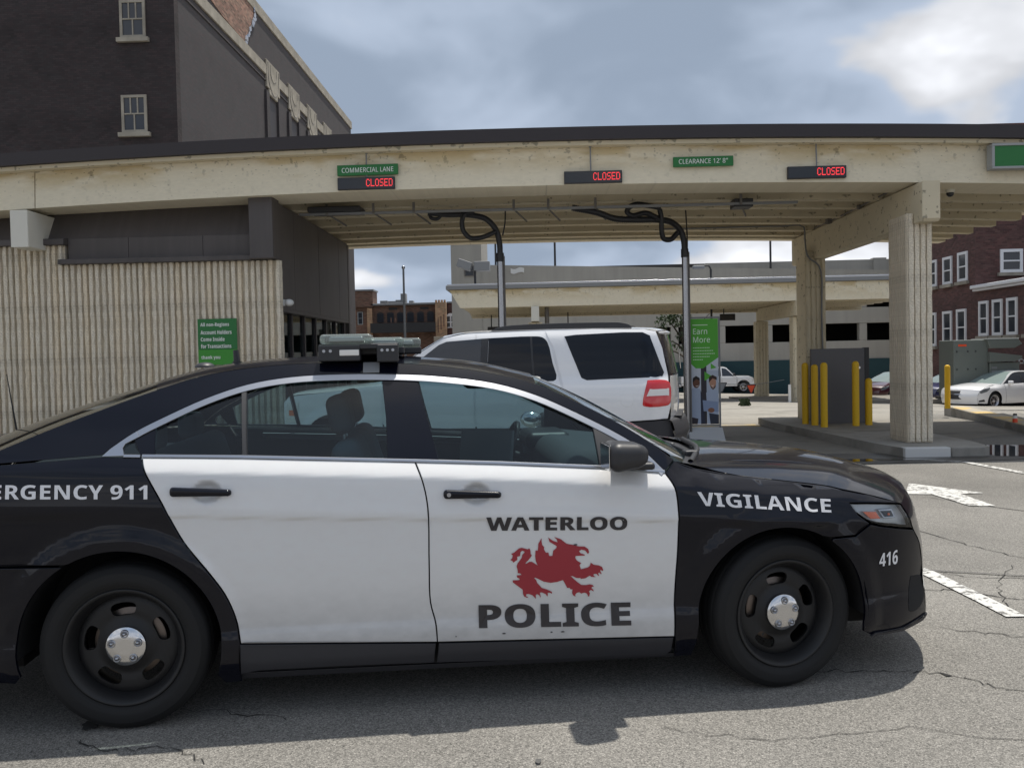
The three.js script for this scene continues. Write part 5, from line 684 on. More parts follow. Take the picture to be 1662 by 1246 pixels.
  { const g = new THREE.ShapeGeometry(new THREE.Shape(GR.map(p => new THREE.Vector2(p[0] / 1000, p[1] / 1000)))); const p = g.attributes.position; for (let i = 0; i < p.count; i++) { const x = 1.633 + p.getX(i), y = 0.47 + p.getY(i); p.setXYZ(i, x, y, Z(x, y) + 0.0028); } g.computeVertexNormals(); const cr = mesh('griffin_crest', g, M.decalRed, fd[0]); mesh('griffin_eye', (() => { const e = new THREE.CircleGeometry(0.006, 10); e.scale(1.5, 0.6, 1); e.translate(1.633 + 0.288, 0.47 + 0.237, Z(1.92, 0.707) + 0.0036); return e; })(), M.decalBlack, cr); }
  // small paint chips along the door foot
  for (const [x, y, w] of [[1.60, 0.327, 0.016], [1.81, 0.322, 0.01], [1.86, 0.321, 0.018], [1.39, 0.325, 0.006]]) mesh('paint_chip', panelGeo(wobble([x, y], w / 2, 0.003, 8, 0.3, x), Z, { off: 0.0015, depth: 0, gap: 0, round: 0 }), M.decalBlack, fd[0]);
  // door mirrors
  for (const s of [1, -1]) {
    const g = new RoundedBoxGeometry(0.175, 0.135, 0.24, 6, 0.05); const p = g.attributes.position; for (let i = 0; i < p.count; i++) { const x = p.getX(i), y = p.getY(i), t = (x + 0.0875) / 0.175; p.setY(i, y * (1 - 0.22 * t) + (y < 0 ? 0.012 * t : 0)); p.setZ(i, p.getZ(i) * (1 - 0.25 * t)); } g.computeVertexNormals(); g.translate(2.132, 1.098, s * 1.035);
    const m = mesh('door_mirror', g, M.plastic, car); mesh('mirror_arm', rbox(2.1, 2.27, 1.03, 1.062, s > 0 ? 1.02 : -0.86, s > 0 ? 0.86 : -1.02, 0.014), M.plastic, m); mesh('mirror_glass', rbox(2.042, 2.0455, 1.045, 1.15, s * 1.035 + 0.09, s * 1.035 - 0.09, 0.001), M.chrome, m);
  }
  // wheels, wells, underside
  const steer = 0.15; wheel(car, 0, 0.35, 0.825, 0.352, 0.245, 'steel', 0, 1); wheel(car, 2.872, 0.345, 0.82, 0.347, 0.245, 'steel', steer, 1); wheel(car, 0, 0.35, -0.825, 0.352, 0.245, 'steel', 0, -1); wheel(car, 2.872, 0.345, -0.82, 0.347, 0.245, 'steel', steer, -1);
  for (const [cx, r] of [[-0.012, 0.425], [2.868, 0.41]]) for (const s of [1, -1]) { const g = new THREE.CylinderGeometry(r, r, 0.36, 32, 1, true, -Math.PI * 0.53, Math.PI * 1.06); g.rotateX(-Math.PI / 2); g.translate(cx, 0.352, s * 0.76); mesh('wheel_liner', g, M.liner, car); const b = new THREE.CircleGeometry(r, 32, 0, Math.PI); b.translate(cx, 0.352, s * 0.585); mesh('well_wall', b, M.liner, car); }
  mesh('underbody', [box(-1.15, -0.5, 0.22, 0.6, 0.7, -0.7), box(0.44, 2.42, 0.19, 0.34, 0.86, -0.86), box(-0.5, 0.44, 0.25, 0.6, 0.58, -0.58), box(2.42, 3.3, 0.2, 0.6, 0.58, -0.58), box(3.3, 3.62, 0.22, 0.6, 0.7, -0.7)], M.liner, car);
  mesh('firewall', box(2.36, 2.4, 0.34, 0.98, 0.82, -0.82), M.liner, car);
  both('door_liner', M.liner, [[0.1, 1.08], [2.3, 0.97], [2.35, 0.3], [0.5, 0.33], [0.4, 0.62]], Z, car, { off: -0.035, depth: 0, gap: 0, round: 0, step: 0.1 });
  // cabin
  both('door_trim', M.interior, [[0.12, 1.13], [1.23, 1.08], [2.3, 0.99], [2.33, 0.35], [0.52, 0.35], [0.36, 0.7]], Z, car, { off: -0.085, depth: 0, gap: 0, round: 0, step: 0.1 });
  both('trim_ledge', M.trimLight, [[0.3, 1.10], [1.23, 1.056], [2.12, 0.995], [2.12, 0.955], [1.23, 1.015], [0.3, 1.065]], Z, car, { off: -0.095, gap: 0, depth: 0.05 });
  mesh('headliner', stripGeo(E([[0.12, 1.40, 0.04, -0.08], [0.472, 1.478, 0.036, 0], [1.167, 1.485, 0.034, 0.03], [1.78, 1.385, 0.04, 0.12]]), Z, { in: 0.05 }), M.headliner, car);
  both('inner_pillar', M.interior, [[1.1, 1.44], [1.22, 1.44], [1.3, 1.08], [1.13, 1.08]], Z, car, { off: -0.05, gap: 0 });
  mesh('rear_shelf', box(-0.65, 0.05, 1.03, 1.06, 0.78, -0.78), M.interior, car);
  const seatGeo = (w) => { const b = new RoundedBoxGeometry(0.15, 0.62, w, 4, 0.06); b.rotateZ(0.3); return b; };
  for (const [x, z, w] of [[0.99, 0.38, 0.5], [0.99, -0.38, 0.5]]) {
    const s = mesh('front_seat', (() => { const b = seatGeo(w); b.translate(x, 0.86, z); return b; })(), M.seat, car); mesh('seat_cushion', rbox(x + 0.06, x + 0.62, 0.42, 0.62, z + w / 2, z - w / 2, 0.06, 4), M.seat, s);
    const hr = new RoundedBoxGeometry(0.11, 0.19, 0.27, 4, 0.045); hr.rotateZ(0.18); hr.translate(x - 0.115, 1.275, z); mesh('head_rest', hr, M.interior, s); mesh('head_rest_post', [cyl(0.007, 0.007, [x - 0.09, 1.1, z + 0.07], [x - 0.105, 1.24, z + 0.07], 8), cyl(0.007, 0.007, [x - 0.09, 1.1, z - 0.07], [x - 0.105, 1.24, z - 0.07], 8)], M.satin, s);
  }
  { const s = mesh('rear_seat', (() => { const b = seatGeo(1.3); b.translate(0.12, 0.84, 0); return b; })(), M.interior, car); mesh('seat_cushion', rbox(0.16, 0.72, 0.42, 0.62, 0.65, -0.65, 0.06, 4), M.interior, s); for (const z of [0.38, -0.38]) { const hr = new RoundedBoxGeometry(0.1, 0.14, 0.25, 4, 0.04); hr.translate(-0.02, 1.19, z); mesh('head_rest', hr, M.interior, s); } }
  mesh('dashboard', [(() => { const g = new RoundedBoxGeometry(0.62, 0.24, 1.56, 5, 0.1); g.rotateZ(-0.12); g.translate(2.2, 0.95, 0); return g; })(), rbox(1.9, 2.3, 0.4, 0.9, 0.7, -0.7, 0.05)], M.interior, car);
  mesh('instrument_hood', (() => { const g = new RoundedBoxGeometry(0.26, 0.1, 0.42, 4, 0.045); g.translate(1.98, 1.055, -0.38); return g; })(), M.plastic, car);
  { const g = new THREE.TorusGeometry(0.18, 0.016, 10, 36); g.rotateY(Math.PI / 2); g.rotateZ(-0.42); g.translate(1.75, 0.98, -0.38); const w = mesh('steering_wheel', g, M.plastic, car); mesh('steering_hub', [(() => { const q = new RoundedBoxGeometry(0.05, 0.11, 0.13, 3, 0.02); q.rotateZ(-0.42); q.translate(1.77, 0.975, -0.38); return q; })(), cyl(0.012, 0.012, [1.76, 0.98, -0.21], [1.76, 0.98, -0.55], 8), cyl(0.025, 0.03, [1.78, 0.97, -0.38], [2.0, 0.9, -0.38], 10)], M.plastic, w); }
  mesh('rear_view_mirror', rbox(1.9, 1.93, 1.30, 1.37, 0.13, -0.13, 0.012), M.plastic, car); mesh('visor_pod', rbox(1.5, 1.72, 1.37, 1.42, 0.1, -0.15, 0.02), M.plastic, car);
  mesh('spot_lamp', (() => { const g = new THREE.SphereGeometry(0.055, 16, 12); g.scale(1.3, 1, 1); g.translate(1.99, 1.12, -1.03); return g; })(), M.chrome, car);
  mesh('console', rbox(1.2, 1.95, 0.4, 0.66, 0.13, -0.13, 0.03), M.plastic, car);
  mesh('laptop', [(() => { const g = new RoundedBoxGeometry(0.022, 0.25, 0.33, 3, 0.008); g.rotateZ(-0.16); g.rotateY(0.9); g.translate(1.6, 1.03, 0.12); return g; })(), (() => { const g = new RoundedBoxGeometry(0.24, 0.03, 0.33, 3, 0.008); g.rotateY(0.9); g.translate(1.66, 0.89, 0.0); return g; })(), cyl(0.025, 0.025, [1.62, 0.6, 0], [1.64, 0.88, 0.02], 10)], std([0.16, 0.18, 0.19], 0.5), car);
  // roof equipment
  const lb = new THREE.Group(); lb.name = 'light_bar'; car.add(lb);
  mesh('base_rail', [rbox(0.84, 1.10, 1.555, 1.6, 0.5, -0.5, 0.012), rbox(0.80, 0.99, 1.53, 1.605, 0.62, 0.5, 0.008), rbox(1.065, 1.165, 1.522, 1.605, 0.62, 0.53, 0.008), rbox(0.80, 1.165, 1.585, 1.61, 0.615, 0.4, 0.006), rbox(0.80, 0.99, 1.53, 1.605, -0.5, -0.62, 0.008), rbox(1.065, 1.165, 1.522, 1.605, -0.53, -0.62, 0.008)], M.plastic, lb);
  mesh('mount_strap', panelGeo([[1.0, 1.523], [1.075, 1.523], [1.075, 1.474], [1.0, 1.474]], Z, { off: 0.006, gap: 0, depth: 0.006 }), M.galv, lb);
  mesh('bolt', [0.825, 0.855, 1.09, 1.115, 1.14].map(x => cyl(0.007, 0.007, [x, 1.578, 0.62], [x, 1.578, 0.626], 10)), M.satin, lb);
  mesh('alley_lamp', [rbox(0.895, 0.985, 1.555, 1.583, 0.622, 0.6, 0.004)], M.clearLamp, lb);
  for (let i = 0; i < 5; i++) { const z = 0.5 - i * 0.25, x = 0.925 + 0.17 * (1 - Math.abs(z) / 0.5) + (i === 0 || i === 4 ? 0 : 0.06); const y = 1.606 + (i === 0 || i === 4 ? 0.004 : -0.008); const l = mesh('lens', rbox(x - 0.118, x + 0.118, y, y + 0.045, z + 0.122, z - 0.122, 0.016, 3), M.lensBar, lb); mesh('reflector', [rbox(x - 0.08, x + 0.08, y + 0.006, y + 0.036, z + 0.08, z - 0.08, 0.01)], M.satin, l); if (i && i < 4) mesh('lens_base', rbox(x - 0.12, x + 0.12, 1.56, y - 0.001, z + 0.118, z - 0.118, 0.008), M.plastic, l); }
  mesh('roof_puck', (() => { const g = new THREE.SphereGeometry(0.05, 20, 8, 0, Math.PI * 2, 0, Math.PI / 2); g.scale(1.05, 0.55, 1); g.translate(0.14, 1.512, -0.05); return g; })(), M.plastic, car);
  mesh('roof_antenna', [cyl(0.018, 0.014, [0.315, 1.535, 0], [0.31, 1.60, 0], 12), cyl(0.024, 0.024, [0.315, 1.522, 0], [0.315, 1.54, 0], 12)], M.plastic, car);
  mesh('boot_antenna', [cyl(0.005, 0.002, [-0.79, 1.2, 0], [-0.83, 1.5, 0], 6), cyl(0.012, 0.01, [-0.785, 1.165, 0], [-0.79, 1.205, 0], 8)], M.rubber, car);
  mesh('boot_spoiler', rbox(-1.1, -0.78, 1.14, 1.165, 0.5, -0.5, 0.012), M.black, car);
}

// ------------------------------------------------------------------ the white sport utility vehicle behind it
{
  const car = thing('white_utility_vehicle', 'big white sport utility vehicle with black roof rails parked just behind the sedan', 'car', [1.70, 0, -10.98], Math.PI - 0.185); car.scale.set(0.915, 1, 1);
  const gp = { gap: 0.002, depth: 0.005 }; const t = pchip([0.2, 0.35, 0.5, 0.75, 0.95, 1.1, 1.2, 1.28, 1.5, 1.75, 1.83], [0.93, 0.96, 0.985, 0.995, 1.0, 0.99, 0.965, 0.925, 0.885, 0.82, 0.77]);
  const Z = (x, y) => { let z = t(y); if (x < 0.35) z -= 0.75 * (0.35 - x) ** 2; if (x > 4.6) z -= 0.35 * (x - 4.6) ** 2; for (const cx of [1.25, 4.42]) { const r = Math.hypot(x - cx, y - 0.4); if (r < 0.62) z += 0.02 * (1 - ss(0.5, 0.61, r)); } return z; };
  const roofE = [[0.2, 1.79], [0.34, 1.815], [1.0, 1.835], [1.6, 1.84], [2.62, 1.825], [2.95, 1.775], [3.3, 1.58], [3.75, 1.28]];
  const o = { step: 0.06, gap: 0.002, depth: 0.005, round: 0.002 };
  const door2 = [[2.5, 1.81], [1.62, 1.82], [1.50, 1.62], [1.38, 1.2], [1.3, 0.98], [1.62, 0.70], [2.47, 0.70]];
  const win2 = cr2([[2.33, 1.755], [1.75, 1.765], [1.63, 1.75], [1.56, 1.69], [1.49, 1.45], [1.44, 1.26], [1.6, 1.24], [2.34, 1.24]], 3), qwin = [[1.345, 1.755], [1.2, 1.77], [0.6, 1.785], [0.36, 1.78], [0.27, 1.74], [0.1, 1.32], [0.12, 1.275], [0.2, 1.265], [1.05, 1.245], [1.12, 1.27]], fwin = [[2.42, 1.752], [2.9, 1.725], [3.0, 1.69], [3.62, 1.27], [2.43, 1.24]];
  both('rear_quarter', M.whiteCar, [[0.2, 1.79], [0.34, 1.815], [1.0, 1.835], [1.60, 1.82], [1.48, 1.62], [1.36, 1.2], [1.28, 0.98], [1.25, 0.97], ...arc(1.25, 0.4, 0.5, 80, 160, 14).filter(p => p[1] > 0.76), [0.75, 0.76], [0.2, 0.79], [0.06, 0.80], [0.02, 0.95], [0.05, 1.28], [0.12, 1.6]], Z, car, o);
  both('rear_door', M.whiteCar, door2, Z, car, o);
  both('front_door', M.whiteCar, [[2.51, 1.81], [2.9, 1.77], [3.28, 1.57], [3.66, 1.27], [3.72, 1.15], [3.72, 0.70], [2.49, 0.70]], Z, car, o);
  both('front_fender', M.whiteCar, [[3.74, 1.22], [4.5, 1.15], [5.1, 1.1], [5.2, 1.02], [5.2, 0.75], [4.95, 0.74], ...arc(4.42, 0.4, 0.48, 45, 135, 16), [3.74, 0.71]], Z, car, o);
  both('lower_cladding', M.cladding, [[0.04, 0.79], [0.75, 0.75], ...arc(1.25, 0.4, 0.48, 135, 185, 10), [0.75, 0.4], [0.05, 0.5], [-0.02, 0.6]], Z, car, { ...o, off: 0.012 });
  both('lower_cladding', M.cladding, [[1.62, 0.70], [3.92, 0.70], [3.9, 0.35], [1.75, 0.35], ...arc(1.25, 0.4, 0.48, 5, 40, 8)], Z, car, { ...o, off: 0.008 });
  both('lower_cladding', M.cladding, [[4.94, 0.735], [5.2, 0.745], [5.22, 0.5], [5.1, 0.35], [4.9, 0.36], ...arc(4.42, 0.4, 0.48, 0, 43, 8)], Z, car, { ...o, off: 0.008 });
  const wo = { off: 0.004, gap: 0, depth: 0.01, round: 0.002, step: 0.1 };
  both('rear_window', M.privacy, win2, Z, car, wo); both('quarter_window', M.privacy, qwin, Z, car, wo); both('front_window', M.pane, fwin, Z, car, wo); both('centre_pillar', M.plastic, [[2.33, 1.755], [2.43, 1.752], [2.44, 1.24], [2.34, 1.24]], Z, car, wo); both('window_bar', M.plastic, [[1.76, 1.765], [1.79, 1.765], [1.74, 1.24], [1.71, 1.24]], Z, car, { ...wo, off: 0.008 });
  both('fuel_door', M.whiteCar, arc(0.55, 1.02, 0.083, 0, 350, 30), Z, car, { off: 0.003, gap: 0, depth: 0.012, round: 0.003 });
  both('tail_lamp', M.redLamp, cr2([[0.30, 1.235], [0.1, 1.235], [0.03, 1.2], [0.03, 0.97], [0.08, 0.945], [0.345, 0.945], [0.36, 0.97], [0.30, 1.235]], 3).slice(0, -1), Z, car, { off: 0.01, gap: 0, depth: 0.04, round: 0.008, step: 0.05 }).forEach((l, i) => mesh('clear_band', panelGeo([[0.27, 1.135], [0.04, 1.14], [0.04, 1.06], [0.31, 1.055]], Z, { side: i ? -1 : 1, off: 0.014, gap: 0, depth: 0.01 }), M.clearLamp, l));
  both('head_lamp', M.clearLamp, [[4.93, 1.03], [5.14, 1.02], [5.17, 0.78], [4.97, 0.77]], Z, car, { off: 0.008, gap: 0, depth: 0.03, step: 0.1 }).forEach((l, i) => mesh('amber_marker', panelGeo([[4.98, 0.93], [5.1, 0.93], [5.1, 0.86], [4.98, 0.86]], Z, { side: i ? -1 : 1, off: 0.014, gap: 0, depth: 0.01 }), M.amber, l));
  both('roof_rail', M.plastic, cr2([[0.5, 1.80], [0.52, 1.865], [0.62, 1.90], [0.8, 1.91], [2.05, 1.905], [2.25, 1.88], [2.42, 1.80]], 4), () => 0.70, car, { gap: 0, depth: 0.05, round: 0.012, step: 0.1 });
  const T = smoothEdge;
  mesh('roof', stripGeo(T([[0.2, 1.79, 0.02, -0.12], [0.34, 1.815, 0.03, -0.08], [1.0, 1.835, 0.035, 0], [1.6, 1.84, 0.035, 0], [2.62, 1.825, 0.035, 0.05], [2.95, 1.775, 0.04, 0.12]]), Z, { pow: 3 }), M.whiteCar, car);
  mesh('windscreen', stripGeo(T([[2.95, 1.775, 0.04, 0.12], [3.3, 1.58, 0.03, 0.18], [3.75, 1.26, 0.01, 0.25]]), Z), M.paneDark, car); mesh('hood', stripGeo(T([[3.72, 1.22, 0.04, 0.25], [4.5, 1.15, 0.05, 0.15], [5.1, 1.1, 0.04, 0.1], [5.18, 1.02, 0, 0.1]]), Z, { pow: 4 }), M.whiteCar, car);
  mesh('rear_screen', stripGeo(T([[0.03, 1.3, 0, -0.07], [0.12, 1.6, 0, -0.09], [0.19, 1.77, 0, -0.11]]), Z, { in: 0.03 }), M.paneDark, car); mesh('tail_gate', stripGeo(T([[0.04, 0.7, 0, -0.06], [0.02, 0.95, 0, -0.07], [0.03, 1.28, 0, -0.07]]), Z, { in: 0.015 }), M.whiteCar, car); mesh('rear_spoiler', stripGeo([[0.21, 1.80, 0.01, -0.11], [0.16, 1.775, 0.01, -0.12], [0.18, 1.75, 0.01, -0.11]], Z, { in: 0.1 }), M.whiteCar, car); both('body_shell', M.whiteCar, [[0.06, 0.82], [0.07, 1.28], [0.14, 1.6], [0.22, 1.79], [1.0, 1.832], [1.6, 1.838], [2.62, 1.822], [2.95, 1.772], [3.3, 1.575], [3.72, 1.24], [4.5, 1.14], [5.1, 1.08], [5.18, 0.76], [4.9, 0.92], [3.9, 0.92], [3.7, 0.72], [1.72, 0.72], [1.6, 0.92], [0.9, 0.92], [0.7, 0.80]], Z, car, { ...o, off: -0.006, gap: 0, depth: 0, round: 0 });
  mesh('rear_bumper', stripGeo(T([[0.15, 0.8, 0, -0.12], [0.02, 0.78, 0, -0.14], [-0.03, 0.62, 0, -0.15], [0.05, 0.47, 0, -0.15]]), Z, { w: 0.97 }), M.cladding, car); mesh('step_pad', rbox(-0.10, 0.05, 0.80, 0.815, 0.6, -0.6, 0.006), M.cladding, car);
  mesh('front_fascia', stripGeo(T([[5.18, 1.02, 0, 0.1], [5.2, 0.75, 0, 0.12], [5.22, 0.5, 0, 0.12], [5.1, 0.35, 0, 0.1]]), Z), M.whiteCar, car);
  mesh('underbody', box(0.1, 5.1, 0.3, 0.75, 0.72, -0.72), M.liner, car); for (const s of [1, -1]) { wheel(car, 1.25, 0.4, s * 0.85, 0.4, 0.26, 'alloy', 0, s); wheel(car, 4.42, 0.4, s * 0.85, 0.4, 0.26, 'alloy', 0, s); const m = mesh('door_mirror', (() => { const g = new RoundedBoxGeometry(0.13, 0.22, 0.22, 4, 0.05); g.translate(3.45, 1.32, s * 1.1); return g; })(), M.whiteCar, car); mesh('mirror_arm', rbox(3.42, 3.48, 1.24, 1.29, s > 0 ? 1.06 : -0.9, s > 0 ? 0.9 : -1.06, 0.01), M.plastic, m); }
  mesh('rear_wiper', cyl(0.01, 0.008, [-0.075, 1.34, 0.1], [-0.04, 1.6, 0.5], 6), M.plastic, car);
  both('door_handle', M.whiteCar, [[1.65, 1.07], [1.88, 1.07], [1.88, 1.03], [1.65, 1.03]], Z, car, { off: 0.035, gap: 0, depth: 0.02, round: 0.008 });
}

// ------------------------------------------------------------------ smaller parked vehicles
function sedan(name, label, p, ry, paint) {
  const car = thing(name, label, 'car', p, ry), o = { step: 0.08 };
  const t = pchip([0.15, 0.3, 0.55, 0.7, 0.85, 0.93, 1.15, 1.3, 1.4], [0.85, 0.9, 0.93, 0.925, 0.9, 0.86, 0.75, 0.65, 0.58]);
  const Z = (x, y) => { let z = t(y); if (x > 3.1) z -= 0.45 * (x - 3.1) ** 2; if (x < -0.4) z -= 0.2 * (x + 0.4) ** 2; if (x > 2.2 && y > 0.8) z -= (y - 0.8) * 0.9 * ss(2.2, 2.8, x); return z; };
  both('body_side', paint, [[-1.0, 0.3], [-1.05, 0.6], [-1.0, 0.9], [-0.75, 0.99], [-0.3, 1.0], [0.4, 0.98], [1.4, 0.95], [2.1, 0.95], [2.6, 0.93], [3.2, 0.84], [3.46, 0.75], [3.57, 0.5], [3.52, 0.25], [3.12, 0.22], ...arc(2.737, 0.33, 0.375, -10, 190, 20), [2.3, 0.2], [0.42, 0.2], ...arc(0, 0.33, 0.375, -10, 190, 20), [-0.5, 0.25]], Z, car, o);
  both('pillar', paint, cr2([[-0.45, 1.0], [0.0, 1.22], [0.5, 1.39], [1.0, 1.42], [1.5, 1.38], [2.0, 1.15], [2.35, 0.93]], 3).concat(cr2([[2.25, 0.935], [1.95, 1.11], [1.47, 1.33], [1.0, 1.375], [0.5, 1.34], [0.05, 1.17], [-0.25, 1.0]], 3)), Z, car, o);
  const wo = { off: -0.008, gap: 0, depth: 0.004, round: 0, step: 0.1 }; both('front_window', M.pane, [[1.15, 1.36], [1.47, 1.33], [1.95, 1.11], [2.2, 0.95], [1.15, 0.965]], Z, car, wo); both('rear_window', M.pane, [[1.09, 1.365], [0.5, 1.34], [0.05, 1.17], [-0.2, 1.01], [1.09, 0.97]], Z, car, wo); both('centre_pillar', M.plastic, [[1.09, 1.365], [1.15, 1.36], [1.15, 0.96], [1.09, 0.96]], Z, car, { ...wo, off: -0.004 });
  const T = smoothEdge; mesh('roof', stripGeo(T([[0.2, 1.29, 0.03, -0.08], [0.5, 1.39, 0.03, 0], [1.0, 1.42, 0.03, 0], [1.5, 1.38, 0.03, 0.06]]), Z), paint, car); mesh('windscreen', stripGeo(T([[1.5, 1.38, 0.03, 0.06], [2.0, 1.15, 0.03, 0.12], [2.38, 0.92, 0.02, 0.2]]), Z), M.lampLens === 0 ? 0 : phys([0.22, 0.27, 0.26], 0.06), car); mesh('rear_screen', stripGeo(T([[-0.45, 1.0, 0.02, -0.15], [0.2, 1.29, 0.03, -0.08]]), Z), M.pane, car);
  mesh('hood', stripGeo(T([[2.3, 0.945, 0.03, 0.2], [2.6, 0.93, 0.06, 0.2], [3.2, 0.84, 0.06, 0.26], [3.46, 0.75, 0.03, 0.28]]), Z), paint, car); mesh('front_fascia', stripGeo(T([[3.46, 0.75, 0.03, 0.28], [3.57, 0.5, 0, 0.28], [3.52, 0.22, 0, 0.27]]), Z), paint, car); mesh('boot', stripGeo(T([[-1.05, 0.3, 0, -0.15], [-1.05, 0.6, 0, -0.15], [-1.0, 0.9, 0.02, -0.15], [-0.75, 0.99, 0.03, -0.15], [-0.45, 1.0, 0.02, -0.15]]), Z), paint, car);
  mesh('upper_grille', stripGeo([[3.485, 0.72, 0.0, 0.31], [3.54, 0.61, 0, 0.31]], Z, { w: 0.6 }), M.ironDark, car); mesh('lower_grille', stripGeo([[3.56, 0.57, 0.0, 0.305], [3.58, 0.4, 0, 0.3]], Z, { w: 0.6 }), M.ironDark, car); mesh('grille_bar', stripGeo([[3.545, 0.605, 0.0, 0.315], [3.56, 0.575, 0, 0.315]], Z, { w: 0.62 }), M.satin, car);
  both('head_lamp', M.lampDark, [[2.95, 0.85], [3.3, 0.79], [3.5, 0.68], [3.45, 0.62], [3.2, 0.68], [3.05, 0.76]], Z, car, { off: 0.01, gap: 0, depth: 0.03 }); both('fog_recess', M.ironDark, [[3.3, 0.4], [3.5, 0.36], [3.5, 0.3], [3.25, 0.31]], Z, car, { off: 0.006, gap: 0, depth: 0.01 }); both('tail_lamp', M.redLamp, [[-1.0, 0.88], [-0.75, 0.9], [-0.7, 0.78], [-1.04, 0.7]], Z, car, { off: 0.01, gap: 0, depth: 0.02 });
  both('door_seam', M.liner, [[1.12, 0.95], [1.135, 0.95], [1.135, 0.22], [1.12, 0.22]], Z, car, { off: 0.003, gap: 0, depth: 0.004 }); both('door_seam', M.liner, [[2.2, 0.93], [2.215, 0.93], [2.15, 0.24], [2.135, 0.24]], Z, car, { off: 0.003, gap: 0, depth: 0.004 }); both('door_handle', M.satin, [[0.5, 0.84], [0.7, 0.84], [0.7, 0.81], [0.5, 0.81]], Z, car, { off: 0.02, gap: 0 });
  mesh('underbody', box(-0.9, 3.4, 0.18, 0.6, 0.6, -0.6), M.liner, car); for (const s of [1, -1]) { wheel(car, 0, 0.33, s * 0.79, 0.33, 0.22, 'alloy', 0, s); wheel(car, 2.737, 0.33, s * 0.79, 0.33, 0.22, 'alloy', 0, s); mesh('door_mirror', (() => { const g = new RoundedBoxGeometry(0.13, 0.13, 0.2, 3, 0.05); g.translate(1.95, 1.0, s * 0.95); return g; })(), paint, car); }
  return car;
}
const carAt = (fx, fz, a) => { const c = Math.cos(a), s = Math.sin(a); return [fx + c * -3.2, 0, fz - s * -3.2]; };
{ // heading angle: local x (forward) turned by ry
  const ry = Math.PI + 0.42, P = (x, z) => [x, gy(x, z), z];
  sedan('white_sedan', 'white sedan with dark grille parked facing left behind the yellow bollard', P(19.4, -36.0), ry, M.whiteCar);
  sedan('blue_sedan', 'dark blue sedan half hidden between the concrete column and the white sedan', P(19.6, -40.0), ry, M.blue);
  sedan('maroon_sedan', 'dark red sedan seen between the grey screen and the concrete column', P(18.0, -42.8), ry + 0.1, M.maroon);
}
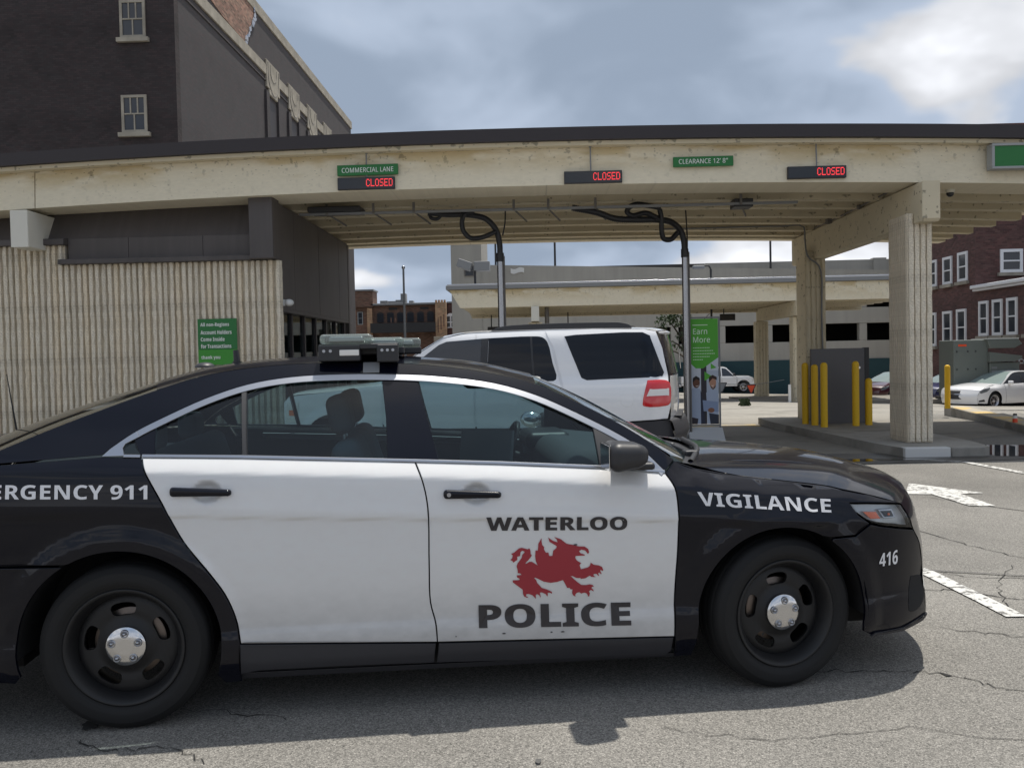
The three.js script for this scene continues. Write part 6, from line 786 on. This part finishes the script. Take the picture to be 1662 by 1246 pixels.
{
  const car = thing('white_pickup', 'small white pickup truck driving past the garage beyond the banner', 'pickup truck', [10.35, gy(11, -58), -58.6], 0.02), o = { step: 0.1 };
  const t = pchip([0.3, 0.6, 0.95, 1.05, 1.4, 1.65], [0.84, 0.88, 0.87, 0.84, 0.72, 0.62]); const Z = (x, y) => { let z = t(y); if (x > 3.2) z -= 0.35 * (x - 3.2) ** 2; return z; };
  both('bed_side', M.whiteCar, [[-1.0, 0.5], [-1.0, 1.08], [0.98, 1.08], [0.98, 0.45], [0.55, 0.45], ...arc(0, 0.37, 0.46, 10, 170, 16), [-0.5, 0.5]], Z, car, o);
  both('cab_side', M.whiteCar, [[1.0, 0.42], [1.0, 1.08], [2.55, 1.06], [2.55, 0.42]], Z, car, o); both('front_fender', M.whiteCar, [[2.57, 0.42], [2.57, 1.06], [3.3, 1.02], [3.62, 0.92], [3.72, 0.6], [3.6, 0.45], [3.42, 0.45], ...arc(2.98, 0.37, 0.44, 10, 170, 16)], Z, car, o);
  both('cab_pillar', M.whiteCar, [[1.0, 1.08], [1.03, 1.6], [1.2, 1.66], [1.75, 1.66], [1.95, 1.6], [2.45, 1.07], [2.36, 1.07], [1.9, 1.54], [1.68, 1.585], [1.62, 1.585], [1.62, 1.07], [1.55, 1.07], [1.55, 1.58], [1.15, 1.57], [1.12, 1.07]], Z, car, o); both('side_window', M.pane, [[1.62, 1.585], [1.68, 1.585], [1.9, 1.54], [2.36, 1.07], [1.62, 1.07]], Z, car, { off: -0.01, gap: 0, depth: 0 }); both('rear_side_window', M.pane, [[1.15, 1.57], [1.55, 1.58], [1.55, 1.07], [1.12, 1.07]], Z, car, { off: -0.01, gap: 0, depth: 0 });
  mesh('roof', stripGeo([[1.02, 1.58, 0.03, 0], [1.2, 1.66, 0.03, 0], [1.75, 1.66, 0.03, 0.05], [1.95, 1.6, 0.03, 0.08]], Z), M.whiteCar, car); mesh('windscreen', stripGeo([[1.95, 1.6, 0.03, 0.08], [2.5, 1.05, 0.02, 0.15]], Z), M.pane, car); mesh('hood', stripGeo([[2.5, 1.06, 0.03, 0.15], [3.3, 1.02, 0.05, 0.15], [3.62, 0.92, 0.02, 0.15]], Z), M.whiteCar, car); mesh('front_fascia', stripGeo([[3.62, 0.92, 0.02, 0.15], [3.72, 0.6, 0, 0.15], [3.66, 0.42, 0, 0.15]], Z), M.satin, car);
  mesh('cab_back', box(0.99, 1.02, 0.5, 1.6, 0.68, -0.68), M.whiteCar, car); mesh('bed_floor', box(-0.98, 0.98, 0.6, 0.65, 0.8, -0.8), M.ironDark, car); mesh('tail_gate', box(-1.03, -0.99, 0.6, 1.07, 0.8, -0.8), M.whiteCar, car); mesh('underbody', box(-0.9, 3.5, 0.35, 0.58, 0.55, -0.55), M.liner, car); mesh('rear_bumper', rbox(-1.15, -1.0, 0.42, 0.58, 0.8, -0.8, 0.02), M.satin, car);
  for (const s of [1, -1]) { wheel(car, 0, 0.36, s * 0.74, 0.36, 0.24, 'alloy', 0, s); wheel(car, 2.98, 0.36, s * 0.74, 0.36, 0.24, 'alloy', 0, s); mesh('door_mirror', rbox(2.3, 2.42, 1.1, 1.26, s * 0.95 + 0.08, s * 0.95 - 0.08, 0.03), M.plastic, car); }
  both('head_lamp', M.clearLamp, [[3.5, 0.88], [3.63, 0.86], [3.68, 0.72], [3.52, 0.72]], Z, car, { off: 0.01, gap: 0 }); both('door_seam', M.liner, [[1.58, 1.07], [1.6, 1.07], [1.6, 0.44], [1.58, 0.44]], Z, car, { off: 0.003, gap: 0, depth: 0.004 });
}

scene.traverse(o => { if (o.isMesh) { o.castShadow = true; o.receiveShadow = true; } });
renderer.render(scene, camera);
